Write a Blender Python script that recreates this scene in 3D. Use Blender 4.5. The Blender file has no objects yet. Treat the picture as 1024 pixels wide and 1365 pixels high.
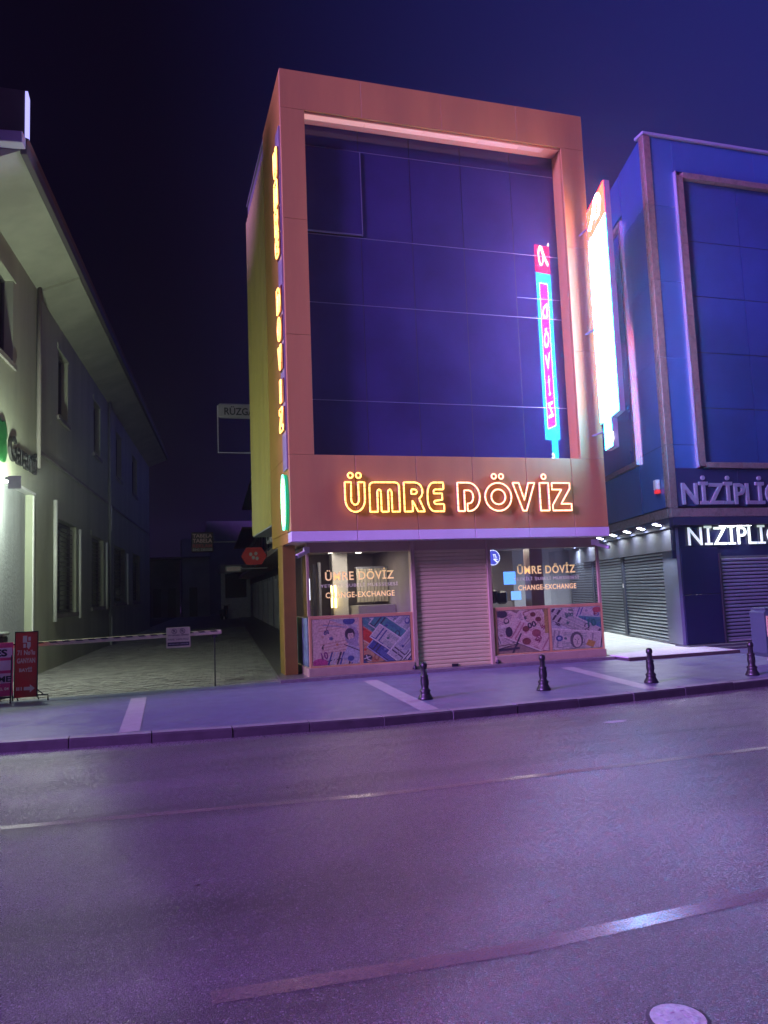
import bpy, math, random
from mathutils import Matrix, Vector
random.seed(7)
R = math.radians
S = bpy.context.scene

# ------------------------------------------------------------ camera, world, light, exposure
def camera(head, pitch, roll, f_px, loc):
    h, p, r = R(head), R(pitch), R(roll)
    fwd = Vector((math.sin(h)*math.cos(p), math.cos(h)*math.cos(p), math.sin(p)))
    right = Vector((math.cos(h), -math.sin(h), 0)); up = right.cross(fwd)
    r2 = right*math.cos(r) - up*math.sin(r); u2 = up*math.cos(r) + right*math.sin(r)
    cd = bpy.data.cameras.new('camera'); co = bpy.data.objects.new('camera', cd)
    S.collection.objects.link(co)
    m = Matrix.Identity(4)
    for i in range(3):
        m[i][0] = r2[i]; m[i][1] = u2[i]; m[i][2] = -fwd[i]; m[i][3] = loc[i]
    co.matrix_world = m
    cd.sensor_fit = 'VERTICAL'; cd.sensor_height = 24.0; cd.lens = 24.0*f_px/1365
    cd.clip_start = .05; cd.clip_end = 2000
    S.camera = co
camera(17.0, 5.8, 2.2, 1025, (0, 0, 1.7))

HAZE = .0023
SUN_EL, SUN_FROM = 21, 70        # the coloured glow of the street's far side, from the left behind the camera
w = bpy.data.worlds.new('World'); S.world = w; w.use_nodes = True
wt = w.node_tree; wt.nodes.clear()
wo = wt.nodes.new('ShaderNodeOutputWorld'); bg = wt.nodes.new('ShaderNodeBackground')
sky = wt.nodes.new('ShaderNodeTexSky'); sky.sky_type = 'NISHITA'; sky.sun_disc = False
sky.sun_elevation = R(-5); sky.sun_rotation = R(180+SUN_FROM)
tc = wt.nodes.new('ShaderNodeTexCoord')
# city glow: night sky brighter and bluer towards the lit end of the street (+x), one smooth falloff round the whole sky
dp = wt.nodes.new('ShaderNodeVectorMath'); dp.operation = 'DOT_PRODUCT'; dp.inputs[1].default_value = (.985, -.04, .10)
mr = wt.nodes.new('ShaderNodeMapRange'); mr.interpolation_type = 'SMOOTHSTEP'
mr.inputs['From Min'].default_value = -.02; mr.inputs['From Max'].default_value = .82
cr = wt.nodes.new('ShaderNodeMix'); cr.data_type = 'RGBA'
cr.inputs['A'].default_value = (.0002, .00015, .0010, 1); cr.inputs['B'].default_value = (.0095, .0105, .092, 1)
ad = wt.nodes.new('ShaderNodeMix'); ad.data_type = 'RGBA'; ad.blend_type = 'ADD'; ad.inputs['Factor'].default_value = .04
L = wt.links.new
L(tc.outputs['Generated'], dp.inputs[0]); L(dp.outputs['Value'], mr.inputs['Value'])
L(mr.outputs['Result'], cr.inputs['Factor']); L(cr.outputs['Result'], ad.inputs['A'])
L(sky.outputs[0], ad.inputs['B']); L(ad.outputs['Result'], bg.inputs['Color'])
bg.inputs['Strength'].default_value = 1.0; L(bg.outputs[0], wo.inputs[0])

sd = bpy.data.lights.new('sun', 'SUN'); so = bpy.data.objects.new('sun', sd); S.collection.objects.link(so)
sd.energy = 5.0; sd.angle = R(13); sd.color = (.56, .225, 1.1)
d = Vector((math.sin(R(SUN_FROM))*math.cos(R(SUN_EL)), math.cos(R(SUN_FROM))*math.cos(R(SUN_EL)), -math.sin(R(SUN_EL))))
so.rotation_euler = d.to_track_quat('-Z', 'Y').to_euler()

S.view_settings.view_transform = 'Standard'; S.view_settings.look = 'None'
S.view_settings.gamma = 1; S.view_settings.exposure = 0.8; S.view_settings.use_curve_mapping = False
S.render.engine = 'CYCLES'
S.cycles.max_bounces = 6; S.cycles.transparent_max_bounces = 12
S.cycles.sample_clamp_indirect = 4.0
S.cycles.use_denoising = True

# ------------------------------------------------------------ materials
MATS = {}
def mat(name, col, rough=.6, metal=0, vary=.0, vscale=3, bump=0, bscale=40, emit=None, es=1, spec=.5, col2=None, rvary=0, streak=0, coat=0):
    if name in MATS: return MATS[name]
    m = bpy.data.materials.new(name); m.use_nodes = True; t = m.node_tree; n = t.nodes; b = n['Principled BSDF']
    b.inputs['Base Color'].default_value = (*col, 1); b.inputs['Roughness'].default_value = rough
    b.inputs['Metallic'].default_value = metal; b.inputs['Specular IOR Level'].default_value = spec
    if coat: b.inputs['Coat Weight'].default_value = coat; b.inputs['Coat Roughness'].default_value = .05
    g = n.new('ShaderNodeNewGeometry')
    if vary or rvary or streak:
        mp = n.new('ShaderNodeMapping'); mp.inputs['Scale'].default_value = (1, 1, .12 if streak else 1)
        t.links.new(g.outputs['Position'], mp.inputs['Vector'])
        nz = n.new('ShaderNodeTexNoise'); nz.inputs['Scale'].default_value = vscale; nz.inputs['Detail'].default_value = 6; nz.inputs['Roughness'].default_value = .62
        t.links.new(mp.outputs[0], nz.inputs['Vector'])
        rp = n.new('ShaderNodeMapRange'); rp.inputs['From Min'].default_value = .35; rp.inputs['From Max'].default_value = .68
        t.links.new(nz.outputs['Fac'], rp.inputs['Value'])
        if vary:
            mx = n.new('ShaderNodeMix'); mx.data_type = 'RGBA'
            c2 = col2 or tuple(c*(1-vary) for c in col)
            mx.inputs['A'].default_value = (*col, 1); mx.inputs['B'].default_value = (*c2, 1)
            t.links.new(rp.outputs[0], mx.inputs['Factor']); t.links.new(mx.outputs['Result'], b.inputs['Base Color'])
        if rvary:
            r2 = n.new('ShaderNodeMapRange'); r2.inputs['To Min'].default_value = rough; r2.inputs['To Max'].default_value = min(1, rough+rvary)
            t.links.new(rp.outputs[0], r2.inputs['Value']); t.links.new(r2.outputs[0], b.inputs['Roughness'])
    if bump:
        n2 = n.new('ShaderNodeTexNoise'); n2.inputs['Scale'].default_value = bscale; n2.inputs['Detail'].default_value = 4
        t.links.new(g.outputs['Position'], n2.inputs['Vector'])
        bp = n.new('ShaderNodeBump'); bp.inputs['Strength'].default_value = bump; bp.inputs['Distance'].default_value = .01
        t.links.new(n2.outputs['Fac'], bp.inputs['Height']); t.links.new(bp.outputs[0], b.inputs['Normal'])
    if emit:
        b.inputs['Emission Color'].default_value = (*emit, 1); b.inputs['Emission Strength'].default_value = es
    MATS[name] = m; return m

def glass_mat(name, tint, refl=1.5, rough=.0):
    m = bpy.data.materials.new(name); m.use_nodes = True; t = m.node_tree; n = t.nodes; n.clear()
    o = n.new('ShaderNodeOutputMaterial'); tr = n.new('ShaderNodeBsdfTransparent'); tr.inputs[0].default_value = (*tint, 1)
    gl = n.new('ShaderNodeBsdfGlossy'); gl.inputs['Roughness'].default_value = rough; gl.inputs['Color'].default_value = (.9, .9, .95, 1)
    fr = n.new('ShaderNodeFresnel'); ge = n.new('ShaderNodeNewGeometry'); io = n.new('ShaderNodeMapRange')
    io.inputs['To Min'].default_value = refl; io.inputs['To Max'].default_value = 1/refl
    t.links.new(ge.outputs['Backfacing'], io.inputs['Value']); t.links.new(io.outputs[0], fr.inputs[0])
    mx = n.new('ShaderNodeMixShader')
    t.links.new(fr.outputs[0], mx.inputs[0]); t.links.new(tr.outputs[0], mx.inputs[1]); t.links.new(gl.outputs[0], mx.inputs[2])
    t.links.new(mx.outputs[0], o.inputs[0]); return m

ORANGE = mat('orange_panel', (.40, .235, .060), .5, vary=.2, vscale=1.6, streak=1, rvary=.15, bump=.02, bscale=9)
ORANGE_SIDE = mat('orange_side_panel', (.38, .22, .045), .42, vary=.15, vscale=1.5)
TRIM = mat('pale_trim', (.55, .58, .56), .35, vary=.08, vscale=2)
SOFFIT = mat('soffit_white', (.62, .50, .40), .55, vary=.12, vscale=2)
MIRROR = mat('coated_dark_glass', (.030, .027, .095), .025, metal=0, vary=.35, vscale=.7, rvary=.01)
MIRROR.node_tree.nodes['Principled BSDF'].inputs['IOR'].default_value = 1.46
MULL = mat('joint_silver', (.17, .18, .25), .35, metal=.5)
JOINT_DARK = mat('joint_dark', (.01, .01, .02), .6)
BEIGE = mat('beige_painted_metal', (.36, .31, .17), .42, vary=.12, vscale=3)
SHUT = mat('cream_shutter_paint', (.54, .55, .23), .45, vary=.10, vscale=2.5, streak=1)
BEIGE2 = mat('ochre_frame', (.50, .32, .12), .45, vary=.1, vscale=3)
PLINTH = mat('plinth_stone', (.36, .31, .18), .4, vary=.2, vscale=4)
YELLOW = mat('yellow_cladding', (.42, .36, .08), .5, vary=.2, vscale=2, streak=1)
DARK = mat('dark_metal', (.015, .014, .018), .45)
BLACKIRON = mat('black_painted_iron', (.012, .011, .014), .38, vary=.3, vscale=14, bump=.2, bscale=60)
WHITEM = mat('white_metal', (.62, .62, .60), .45, vary=.12, vscale=5)
GREYM = mat('grey_metal', (.22, .22, .24), .5, vary=.2, vscale=4)
GLASS = glass_mat('clear_glass', (.94, .94, .96), 1.5)

PLASTER = mat('cream_plaster', (.43, .46, .34), .85, vary=.26, vscale=.9, bump=.35, bscale=16, streak=1)
ROUGHCAST = mat('roughcast_plaster', (.36, .38, .40), .9, vary=.3, vscale=1.2, bump=1.4, bscale=13, streak=1)
PLASTER_D = mat('old_plaster', (.30, .28, .25), .9, vary=.4, vscale=1.2, bump=.4, bscale=18, streak=1)
WHITEP = mat('white_paint_pipe', (.75, .76, .72), .4, vary=.1, vscale=5)
NAVY = mat('navy_stone_cladding', (.03, .085, .26), .22, vary=.10, vscale=1.1)
NAVY_GLASS = mat('navy_window_glass', (.025, .055, .20), .10, vary=.3, vscale=.5, rvary=.05)
COPPER = mat('brown_marble', (.19, .145, .13), .25, vary=.5, vscale=9, rvary=.2)
FLOORW = mat('pale_floor_tile', (.60, .62, .58), .3, vary=.15, vscale=2, rvary=.2)
GRANITE = mat('granite_ramp', (.17, .16, .15), .28, vary=.35, vscale=14, rvary=.15)
LEDN = lambda name, c, s: mat(name, (.02, .02, .02), .4, emit=c, es=s)

def asphalt():
    m = bpy.data.materials.new('asphalt'); m.use_nodes = True; t = m.node_tree; n = t.nodes; b = n['Principled BSDF']
    g = n.new('ShaderNodeNewGeometry')
    def noise(scale, det=5, vec=None, rough=.6):
        z = n.new('ShaderNodeTexNoise'); z.inputs['Scale'].default_value = scale; z.inputs['Detail'].default_value = det; z.inputs['Roughness'].default_value = rough
        t.links.new(vec or g.outputs['Position'], z.inputs['Vector']); return z.outputs['Fac']
    def rng(v, a, b_, c, d_):
        q = n.new('ShaderNodeMapRange'); q.inputs[1].default_value = a; q.inputs[2].default_value = b_; q.inputs[3].default_value = c; q.inputs[4].default_value = d_
        t.links.new(v, q.inputs[0]); return q.outputs[0]
    def math_(op, a, b_):
        q = n.new('ShaderNodeMath'); q.operation = op
        for i, v in enumerate((a, b_)):
            if isinstance(v, (int, float)): q.inputs[i].default_value = v
            else: t.links.new(v, q.inputs[i])
        return q.outputs[0]
    mp = n.new('ShaderNodeMapping'); mp.inputs['Scale'].default_value = (.16, 1.3, 1); t.links.new(g.outputs['Position'], mp.inputs[0])
    tracks = noise(.9, 5, mp.outputs[0]); patch = noise(.45, 6)
    vo = n.new('ShaderNodeTexVoronoi'); vo.inputs['Scale'].default_value = 135; t.links.new(g.outputs['Position'], vo.inputs['Vector'])
    wn = n.new('ShaderNodeSeparateColor'); t.links.new(vo.outputs['Color'], wn.inputs[0])
    chip = rng(wn.outputs[0], .86, 1, 0, 1)
    val = math_('MULTIPLY', rng(tracks, .32, .66, .066, .15), rng(patch, .3, .7, .8, 1.15))
    val = math_('ADD', val, math_('MULTIPLY', chip, .26))
    fine = rng(noise(230, 2), .35, .7, .85, 1.12)
    val = math_('MULTIPLY', val, fine)
    cc = n.new('ShaderNodeCombineColor')
    t.links.new(val, cc.inputs[0]); t.links.new(math_('MULTIPLY', val, .96), cc.inputs[1]); t.links.new(math_('MULTIPLY', val, .98), cc.inputs[2])
    t.links.new(cc.outputs[0], b.inputs['Base Color'])
    rr = math_('ADD', rng(tracks, .3, .7, .28, .15), math_('MULTIPLY', wn.outputs[1], .14))
    t.links.new(rr, b.inputs['Roughness'])
    h = math_('ADD', math_('MULTIPLY', vo.outputs['Distance'], -1.2), math_('MULTIPLY', noise(75, 4), .9))
    bp = n.new('ShaderNodeBump'); bp.inputs['Strength'].default_value = .38; bp.inputs['Distance'].default_value = .005
    t.links.new(h, bp.inputs['Height']); t.links.new(bp.outputs[0], b.inputs['Normal'])
    b.inputs['IOR'].default_value = 1.75
    return m
ASPHALT = asphalt()
def worn_paint():
    m = bpy.data.materials.new('worn_road_paint'); m.use_nodes = True; t = m.node_tree; n = t.nodes; b = n['Principled BSDF']
    g = n.new('ShaderNodeNewGeometry')
    z = n.new('ShaderNodeTexNoise'); z.inputs['Scale'].default_value = 1.1; z.inputs['Detail'].default_value = 9; z.inputs['Roughness'].default_value = .75
    t.links.new(g.outputs['Position'], z.inputs['Vector'])
    z2 = n.new('ShaderNodeTexNoise'); z2.inputs['Scale'].default_value = 75; z2.inputs['Detail'].default_value = 3
    t.links.new(g.outputs['Position'], z2.inputs['Vector'])
    a = n.new('ShaderNodeMath'); a.operation = 'ADD'; t.links.new(z.outputs['Fac'], a.inputs[0]); t.links.new(z2.outputs['Fac'], a.inputs[1])
    q = n.new('ShaderNodeMapRange'); q.inputs[1].default_value = .74; q.inputs[2].default_value = 1.10; q.inputs[3].default_value = .14; q.inputs[4].default_value = .85
    t.links.new(a.outputs[0], q.inputs[0])
    t.links.new(q.outputs[0], b.inputs['Alpha'])
    b.inputs['Base Color'].default_value = (.27, .25, .19, 1); b.inputs['IOR'].default_value = 1.75; b.inputs['Roughness'].default_value = .24
    b.inputs['Specular IOR Level'].default_value = .8
    return m
PAINT = worn_paint()
PAVE = mat('pavement_concrete', (.135, .15, .215), .30, vary=.28, vscale=1.2, bump=.12, bscale=22, rvary=.22)
PAVE_BAND = mat('pavement_band', (.36, .36, .36), .38, vary=.25, vscale=5, bump=.1, bscale=30)
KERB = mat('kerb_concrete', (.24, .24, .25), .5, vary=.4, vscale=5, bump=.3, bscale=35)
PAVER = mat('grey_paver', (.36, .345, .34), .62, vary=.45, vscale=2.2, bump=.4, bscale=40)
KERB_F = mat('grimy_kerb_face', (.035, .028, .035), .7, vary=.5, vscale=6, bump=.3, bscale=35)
GROUT = mat('paver_bed', (.05, .05, .05), .9)

# ------------------------------------------------------------ mesh helpers
class MB:
    def __init__(s, M=None): s.v = []; s.f = []; s.mi = []; s.M = M or Matrix.Identity(4); s.k = 0
    def add(s, vs, fs):
        o = len(s.v); s.v += [tuple(s.M @ Vector(p)) for p in vs]
        s.f += [tuple(o+i for i in f) for f in fs]; s.mi += [s.k]*len(fs); return s
    def box(s, x0, x1, y0, y1, z0, z1, bev=0):
        if bev:
            b = min(bev, (x1-x0)/3, (y1-y0)/3, (z1-z0)/3)
            # chamfered prism: vertical edges and front edges softened
            ring = [(x0+b, y0), (x1-b, y0), (x1, y0+b), (x1, y1-b), (x1-b, y1), (x0+b, y1), (x0, y1-b), (x0, y0+b)]
            cx, cy = (x0+x1)/2, (y0+y1)/2
            def lay(z, i): return [(cx+(p[0]-cx)*(1-i*2*b/(x1-x0)), cy+(p[1]-cy)*(1-i*2*b/(y1-y0)), z) for p in ring]
            vs = lay(z0, 1)+lay(z0+b, 0)+lay(z1-b, 0)+lay(z1, 1); fs = [tuple(range(7, -1, -1)), tuple(range(24, 32))]
            for a in range(3):
                for i in range(8): j = (i+1) % 8; fs.append((a*8+i, a*8+j, a*8+8+j, a*8+8+i))
            return s.add(vs, fs)
        vs = [(x, y, z) for z in (z0, z1) for y in (y0, y1) for x in (x0, x1)]
        return s.add(vs, [(0, 2, 3, 1), (4, 5, 7, 6), (0, 1, 5, 4), (2, 6, 7, 3), (0, 4, 6, 2), (1, 3, 7, 5)])
    def quad(s, *p): return s.add(p, [tuple(range(len(p)))])
    def prism(s, pts, ax, a, b):     # polygon in the plane across axis ax, from a to b
        def P(p, t): return {'x': (t, p[0], p[1]), 'y': (p[0], t, p[1]), 'z': (p[0], p[1], t)}[ax]
        n = len(pts); vs = [P(p, a) for p in pts]+[P(p, b) for p in pts]
        return s.add(vs, [tuple(range(n))[::-1], tuple(range(n, 2*n))]+[(i, (i+1) % n, n+(i+1) % n, n+i) for i in range(n)])
    def tube(s, path, r, n=6, closed=False):
        P = [Vector(p) for p in path]; m = len(P); vs = []; fs = []
        for i, p in enumerate(P):
            a = P[(i-1) % m] if (closed or i) else p; b = P[(i+1) % m] if (closed or i < m-1) else p
            t = (b-a)
            t = t.normalized() if t.length > 1e-9 else Vector((0, 0, 1))
            u = t.cross(Vector((0, 1, 0)) if abs(t.y) < .9 else Vector((1, 0, 0))).normalized(); v = t.cross(u)
            vs += [tuple(p+u*r*math.cos(2*math.pi*k/n)+v*r*math.sin(2*math.pi*k/n)) for k in range(n)]
        for i in range(m if closed else m-1):
            j = (i+1) % m
            for k in range(n): q = (k+1) % n; fs.append((i*n+k, i*n+q, j*n+q, j*n+k))
        if not closed: fs += [tuple(range(n))[::-1], tuple(range((m-1)*n, m*n))]
        return s.add(vs, fs)
    def lathe(s, prof, cx=0, cy=0, n=20):
        vs = []; fs = []
        for r, z in prof: vs += [(cx+r*math.cos(2*math.pi*k/n), cy+r*math.sin(2*math.pi*k/n), z) for k in range(n)]
        for i in range(len(prof)-1):
            for k in range(n): q = (k+1) % n; fs.append((i*n+k, i*n+q, (i+1)*n+q, (i+1)*n+k))
        fs += [tuple(range(n))[::-1], tuple(range((len(prof)-1)*n, len(prof)*n))]
        return s.add(vs, fs)
    def build(s, name, mats, parent=None, smooth=False, kind=None, **props):
        if not isinstance(mats, (list, tuple)): mats = [mats]
        org = Vector(parent['org']) if parent and 'org' in parent else Vector((0, 0, 0))
        me = bpy.data.meshes.new(name); me.from_pydata([tuple(Vector(p)-org) for p in s.v], [], s.f)
        for m in mats: me.materials.append(m)
        if len(mats) > 1: me.polygons.foreach_set('material_index', s.mi)
        if smooth: me.polygons.foreach_set('use_smooth', [True]*len(me.polygons))
        me.update(); o = bpy.data.objects.new(name, me); S.collection.objects.link(o)
        if parent: o.parent = parent; o['org'] = tuple(org)
        if kind: o['kind'] = kind
        for k, v in props.items(): o[k] = v
        return o
def thing(name, label, cat, org=(0, 0, 0), group=None):
    o = bpy.data.objects.new(name, None); S.collection.objects.link(o); o.location = org; o['org'] = tuple(map(float, org))
    o['label'] = label; o['category'] = cat; o.empty_display_size = .2
    if group: o['group'] = group
    return o
def Box(name, m, parent, *a, bev=0, M=None, **k): return MB(M).box(*a, bev=bev).build(name, m, parent, **k)
def dup(root, loc, label, rz=0):
    r = root.copy(); S.collection.objects.link(r); r.location = loc; r['label'] = label; r.rotation_euler = (0, 0, rz)
    for ch in list(root.children):
        c = ch.copy(); S.collection.objects.link(c); c.parent = r
        for g in list(ch.children): dd = g.copy(); S.collection.objects.link(dd); dd.parent = c
    return r
def text(body, M, height, width, m, parent, name='letter', depth=.01, bold=0, valign='b', font_space=1.0, **props):
    """flat or raised lettering laid on the plane of M (x right, z up, -y towards the viewer); fitted to width x height; x=0 left, z=0 bottom"""
    cu = bpy.data.curves.new(name, 'FONT'); cu.body = body; cu.size = 1; cu.offset = bold; cu.extrude = 0; cu.resolution_u = 3
    cu.space_character = font_space; cu.align_x = 'LEFT'; cu.space_line = .9
    to = bpy.data.objects.new('tmp_text', cu); S.collection.objects.link(to)
    dg = bpy.context.evaluated_depsgraph_get(); me = bpy.data.meshes.new_from_object(to.evaluated_get(dg))
    bpy.data.objects.remove(to); bpy.data.curves.remove(cu)
    xs = [v.co.x for v in me.vertices]; ys = [v.co.y for v in me.vertices]
    if not xs: return None
    x0, x1, y0, y1 = min(xs), max(xs), min(ys), max(ys); sx = width/(x1-x0); sy = height/(y1-y0)
    mb = MB(M); vs = [((v.co.x-x0)*sx, 0, (v.co.y-y0)*sy) for v in me.vertices]
    fs = [tuple(p.vertices) for p in me.polygons]
    if depth:
        n = len(vs); front = [(x, -depth, z) for x, y, z in vs]
        edges = {}
        for f in fs:
            for i in range(len(f)):
                e = (f[i], f[(i+1) % len(f)]); edges[e] = edges.get(e, 0)+1
        side = [(a+n, b+n, b, a) for (a, b) in edges if (b, a) not in edges]
        mb.add(vs+front, [tuple(i+n for i in f) for f in fs]+side)
    else: mb.add(vs, fs)
    bpy.data.meshes.remove(me)
    return mb.build(name, m, parent, **props)
def plane(origin, ang=0):  # local frame: x along the wall, y into the wall, z up; ang = turn about z
    return Matrix.Translation(origin) @ Matrix.Rotation(ang, 4, 'Z')

# ------------------------------------------------------------ ground, road, pavements
Box('ground', mat('bare_ground', (.06, .058, .055), .9, vary=.3, vscale=.4), None, -120, 120, -60, 180, -.6, -.3, kind='structure')
Z_R = -.12
kp = [(-60, 12.6), (-20, 11.9), (-8, 11.35), (-1.8, 10.74), (1, 10.33), (3.1, 10.16), (6, 10.22), (9.75, 10.55), (14, 11.0), (24, 11.9), (60, 14.5)]
def kerb_y(x):
    for (a, ya), (b, yb) in zip(kp, kp[1:]):
        if a <= x <= b: return ya+(yb-ya)*(x-a)/(b-a)
    return kp[0][1] if x < kp[0][0] else kp[-1][1]
mb = MB(); xs = [-60+i*1.0 for i in range(121)]
for a, b in zip(xs, xs[1:]):
    mb.quad((a, -14, Z_R), (b, -14, Z_R), (b, kerb_y(b)-.001, Z_R), (a, kerb_y(a)-.001, Z_R))
mb.build('road', ASPHALT, None, kind='structure')
mb = MB()
for a, b in zip(xs, xs[1:]):
    mb.quad((a, kerb_y(a)+.2, 0), (b, kerb_y(b)+.2, 0), (b, 15.25, 0), (a, 15.25, 0))
mb.build('pavement', PAVE, None, kind='structure')
kerb_set = MB().box(-60, 60, -15.2, -14, -.3, 0).build('far_pavement', PAVE, None, kind='structure')
# kerb of single stones with open joints
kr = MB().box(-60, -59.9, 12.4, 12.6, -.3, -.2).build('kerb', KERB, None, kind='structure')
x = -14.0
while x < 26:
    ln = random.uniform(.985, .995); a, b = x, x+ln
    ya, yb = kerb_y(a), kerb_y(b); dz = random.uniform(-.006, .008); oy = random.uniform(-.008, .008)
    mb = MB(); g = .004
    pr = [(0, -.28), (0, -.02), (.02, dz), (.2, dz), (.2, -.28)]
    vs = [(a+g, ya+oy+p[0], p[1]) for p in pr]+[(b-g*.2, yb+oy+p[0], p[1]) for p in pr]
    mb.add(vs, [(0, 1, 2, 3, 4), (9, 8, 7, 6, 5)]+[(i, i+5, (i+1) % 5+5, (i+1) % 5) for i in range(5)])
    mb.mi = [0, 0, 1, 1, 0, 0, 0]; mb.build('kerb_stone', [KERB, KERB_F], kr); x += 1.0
# road markings, worn
def strip(name, pts, wd, z, m):
    mb = MB()
    for (a, b) in zip(pts, pts[1:]):
        mb.quad((a[0], a[1]-wd/2, z), (b[0], b[1]-wd/2, z), (b[0], b[1]+wd/2, z), (a[0], a[1]+wd/2, z))
    return mb.build(name, m, None, kind='structure')
strip('lane_marking', [(-30, 9.4), (-1.2, 7.18), (2, 6.83), (6.3, 6.86), (12, 7.2), (30, 8.5)], .10, Z_R+.004, PAINT)
strip('lane_marking', [(.25, 3.80), (1.8, 3.72), (3.3, 3.80), (4.3, 3.9)], .12, Z_R+.004, PAINT)
# pale bands across the pavement
for (xa, xb, ya, yb, wd) in ((-.21, -.28, 14.3, kerb_y(-.25)+.21, .26), (3.98, 3.74, 14.35, kerb_y(3.8)+.21, .28), (8.05, 7.5, 14.1, kerb_y(7.5)+.21, .28)):
    MB().quad((xb-wd/2, yb, .004), (xb+wd/2, yb, .004), (xa+wd/2, ya, .004), (xa-wd/2, ya, .004)).build('pavement_band', PAVE_BAND, None, kind='structure')
# manhole cover at the bottom right, with a cast ring
mh = thing('manhole_cover', 'worn round metal manhole cover in the road at the lower right edge', 'manhole cover', (2.08, 2.91, Z_R))
mmh = mat('worn_cast_iron', (.50, .50, .52), .35, metal=.2, vary=.4, vscale=18, bump=.5, bscale=50)
MB(plane((2.08, 2.91, Z_R))).lathe([(.0, .004), (.108, .004), (.112, .009), (.0, .010)], n=32).build('cover', mmh, mh)
mb = MB(plane((2.08, 2.91, Z_R)))
for i in range(7):
    for j in range(7):
        px, py = (i-3)*.05, (j-3)*.05
        if px*px+py*py < .0082: mb.box(px-.012, px+.012, py-.012, py+.012, .0095, .0125)
mb.build('tread_studs', mmh, mh, kind='stuff')
mb = MB(plane((2.08, 2.91, Z_R))); mb.lathe([(.115, .003), (.115, .007), (.128, .005), (.128, .003)], n=32); mb.build('ring', mat('ring_iron', (.06, .06, .07), .5, metal=.4), mh)
st = MB(plane((5.78, 8.95, Z_R)))
st.add([(math.cos(a)*.16*(1+.3*math.sin(3*a)), math.sin(a)*.07*(1+.25*math.cos(2*a)), .004) for a in [i*.45 for i in range(14)]], [tuple(range(14))])
st.build('paint_splash', mat('splash_white', (.5, .5, .5), .5), None, kind='structure')

# small debris on the road and along the kerb
lt = MB(); rl = random.Random(11)
for i in range(170):
    if i < 60: px, py = rl.uniform(-3, 9), rl.uniform(3, 9.5)
    else: px = rl.uniform(-6, 12); py = kerb_y(px)-abs(rl.gauss(0, .09))-.03
    n_, rr_, a0 = rl.randint(4, 6), rl.uniform(.006, .022), rl.uniform(0, 3)
    el = rl.uniform(.3, .8); pts = [(math.cos(a0+6.283*k/n_)*rr_*rl.uniform(.6, 1.3), math.sin(a0+6.283*k/n_)*rr_*el) for k in range(n_)]
    h = rl.uniform(.003, .010)
    lt.add([(px+a, py+b, Z_R+.001) for a, b in pts]+[(px, py, Z_R+h)], [(k, (k+1) % n_, n_) for k in range(n_)])
lt.build('road_debris', mat('dry_leaf', (.05, .035, .025), .8, vary=.5, vscale=30), None, kind='stuff')
# alley of small pavers laid in courses (real pieces near, stuff beyond)
ALX = lambda y: -2.66+.098*(y-20.32)           # foot of the long wall on the left
MB().add([(-3.6, 15.25, -.045), (2.32, 15.25, -.045), (8.5, 80, -.045), (4.6, 80, -.045)], [(0, 1, 2, 3)]).build('alley_bed', GROUT, None, kind='structure')
al = MB(); pal = random.Random(3)
y = 15.26; row = 0
while y < 44:
    wl = .10 if y < 30 else .2; xx = ALX(y)-.3+(row % 2)*.1; pl = .2 if y < 30 else .4
    xe = 2.4+.092*(y-15.25)+.1
    while xx < xe:
        h = pal.uniform(-.006, .006)-.015; t1 = pal.uniform(-.004, .004)
        al.box(xx+.005, xx+pl-.005, y+.005, y+wl-.005, -.05, h+t1)
        xx += pl
    y += wl; row += 1
al.build('alley_pavers', PAVER, None, kind='stuff')
MB().add([(-.6, 44, -.015), (5.2, 44, -.015), (9.5, 90, -.015), (4, 90, -.015)], [(0, 1, 2, 3)]).build('alley_road', PAVER, None, kind='structure')
# raised granite strip along the right side of the alley and under the shop
mb = MB(); pf = [(2.36, 14.9), (9.72, 14.9), (9.72, 16.6), (4.4, 16.6), (8.9, 70), (7.3, 70), (2.6, 17.4)]
mb.prism(pf, 'z', -.1, .06); pfo = mb.build('raised_pavement', GRANITE, None, kind='structure')

# ------------------------------------------------------------ the exchange office
B = thing('exchange_office_building', 'four storey orange clad building with big dark glass front and glowing shop name', 'building', (6, 17, 0))
X0, X1, YF, ZB, ZT = 2.58, 9.58, 14.6, 2.69, 12.40
GX0, GX1, GZ0, GZ1, YG = 3.08, 9.0, 4.39, 11.56, 15.0
g = .006
# fascia: panels
fx = [X0, 3.9, 5.18, 6.42, 7.66, 8.75, X1]
for a, b in zip(fx, fx[1:]): Box('fascia_panel', ORANGE, B, a+g, b-g, YF, YF+.05, 2.893, GZ0, bev=.004)
for a, b in zip(fx, fx[1:]): Box('trim_panel', TRIM, B, a+g, b-g, YF-.02, YF+.35, ZB, 2.885, bev=.004)
for z0, z1 in ((GZ0+.004, 6.8), (6.804, 9.2), (9.204, GZ1)):
    Box('frame_panel', ORANGE, B, X0+g, GX0, YF, YF+.05, z0, z1-.002, bev=.003)
    Box('frame_panel', ORANGE, B, GX1, X1-g, YF, YF+.05, z0, z1-.002, bev=.003)
tx = [X0, 4.3, 6.1, 7.9, X1]
for a, b in zip(tx, tx[1:]): Box('frame_panel', ORANGE, B, a+g*.5, b-g*.5, YF, YF+.05, GZ1+.003, ZT, bev=.003)
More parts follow.
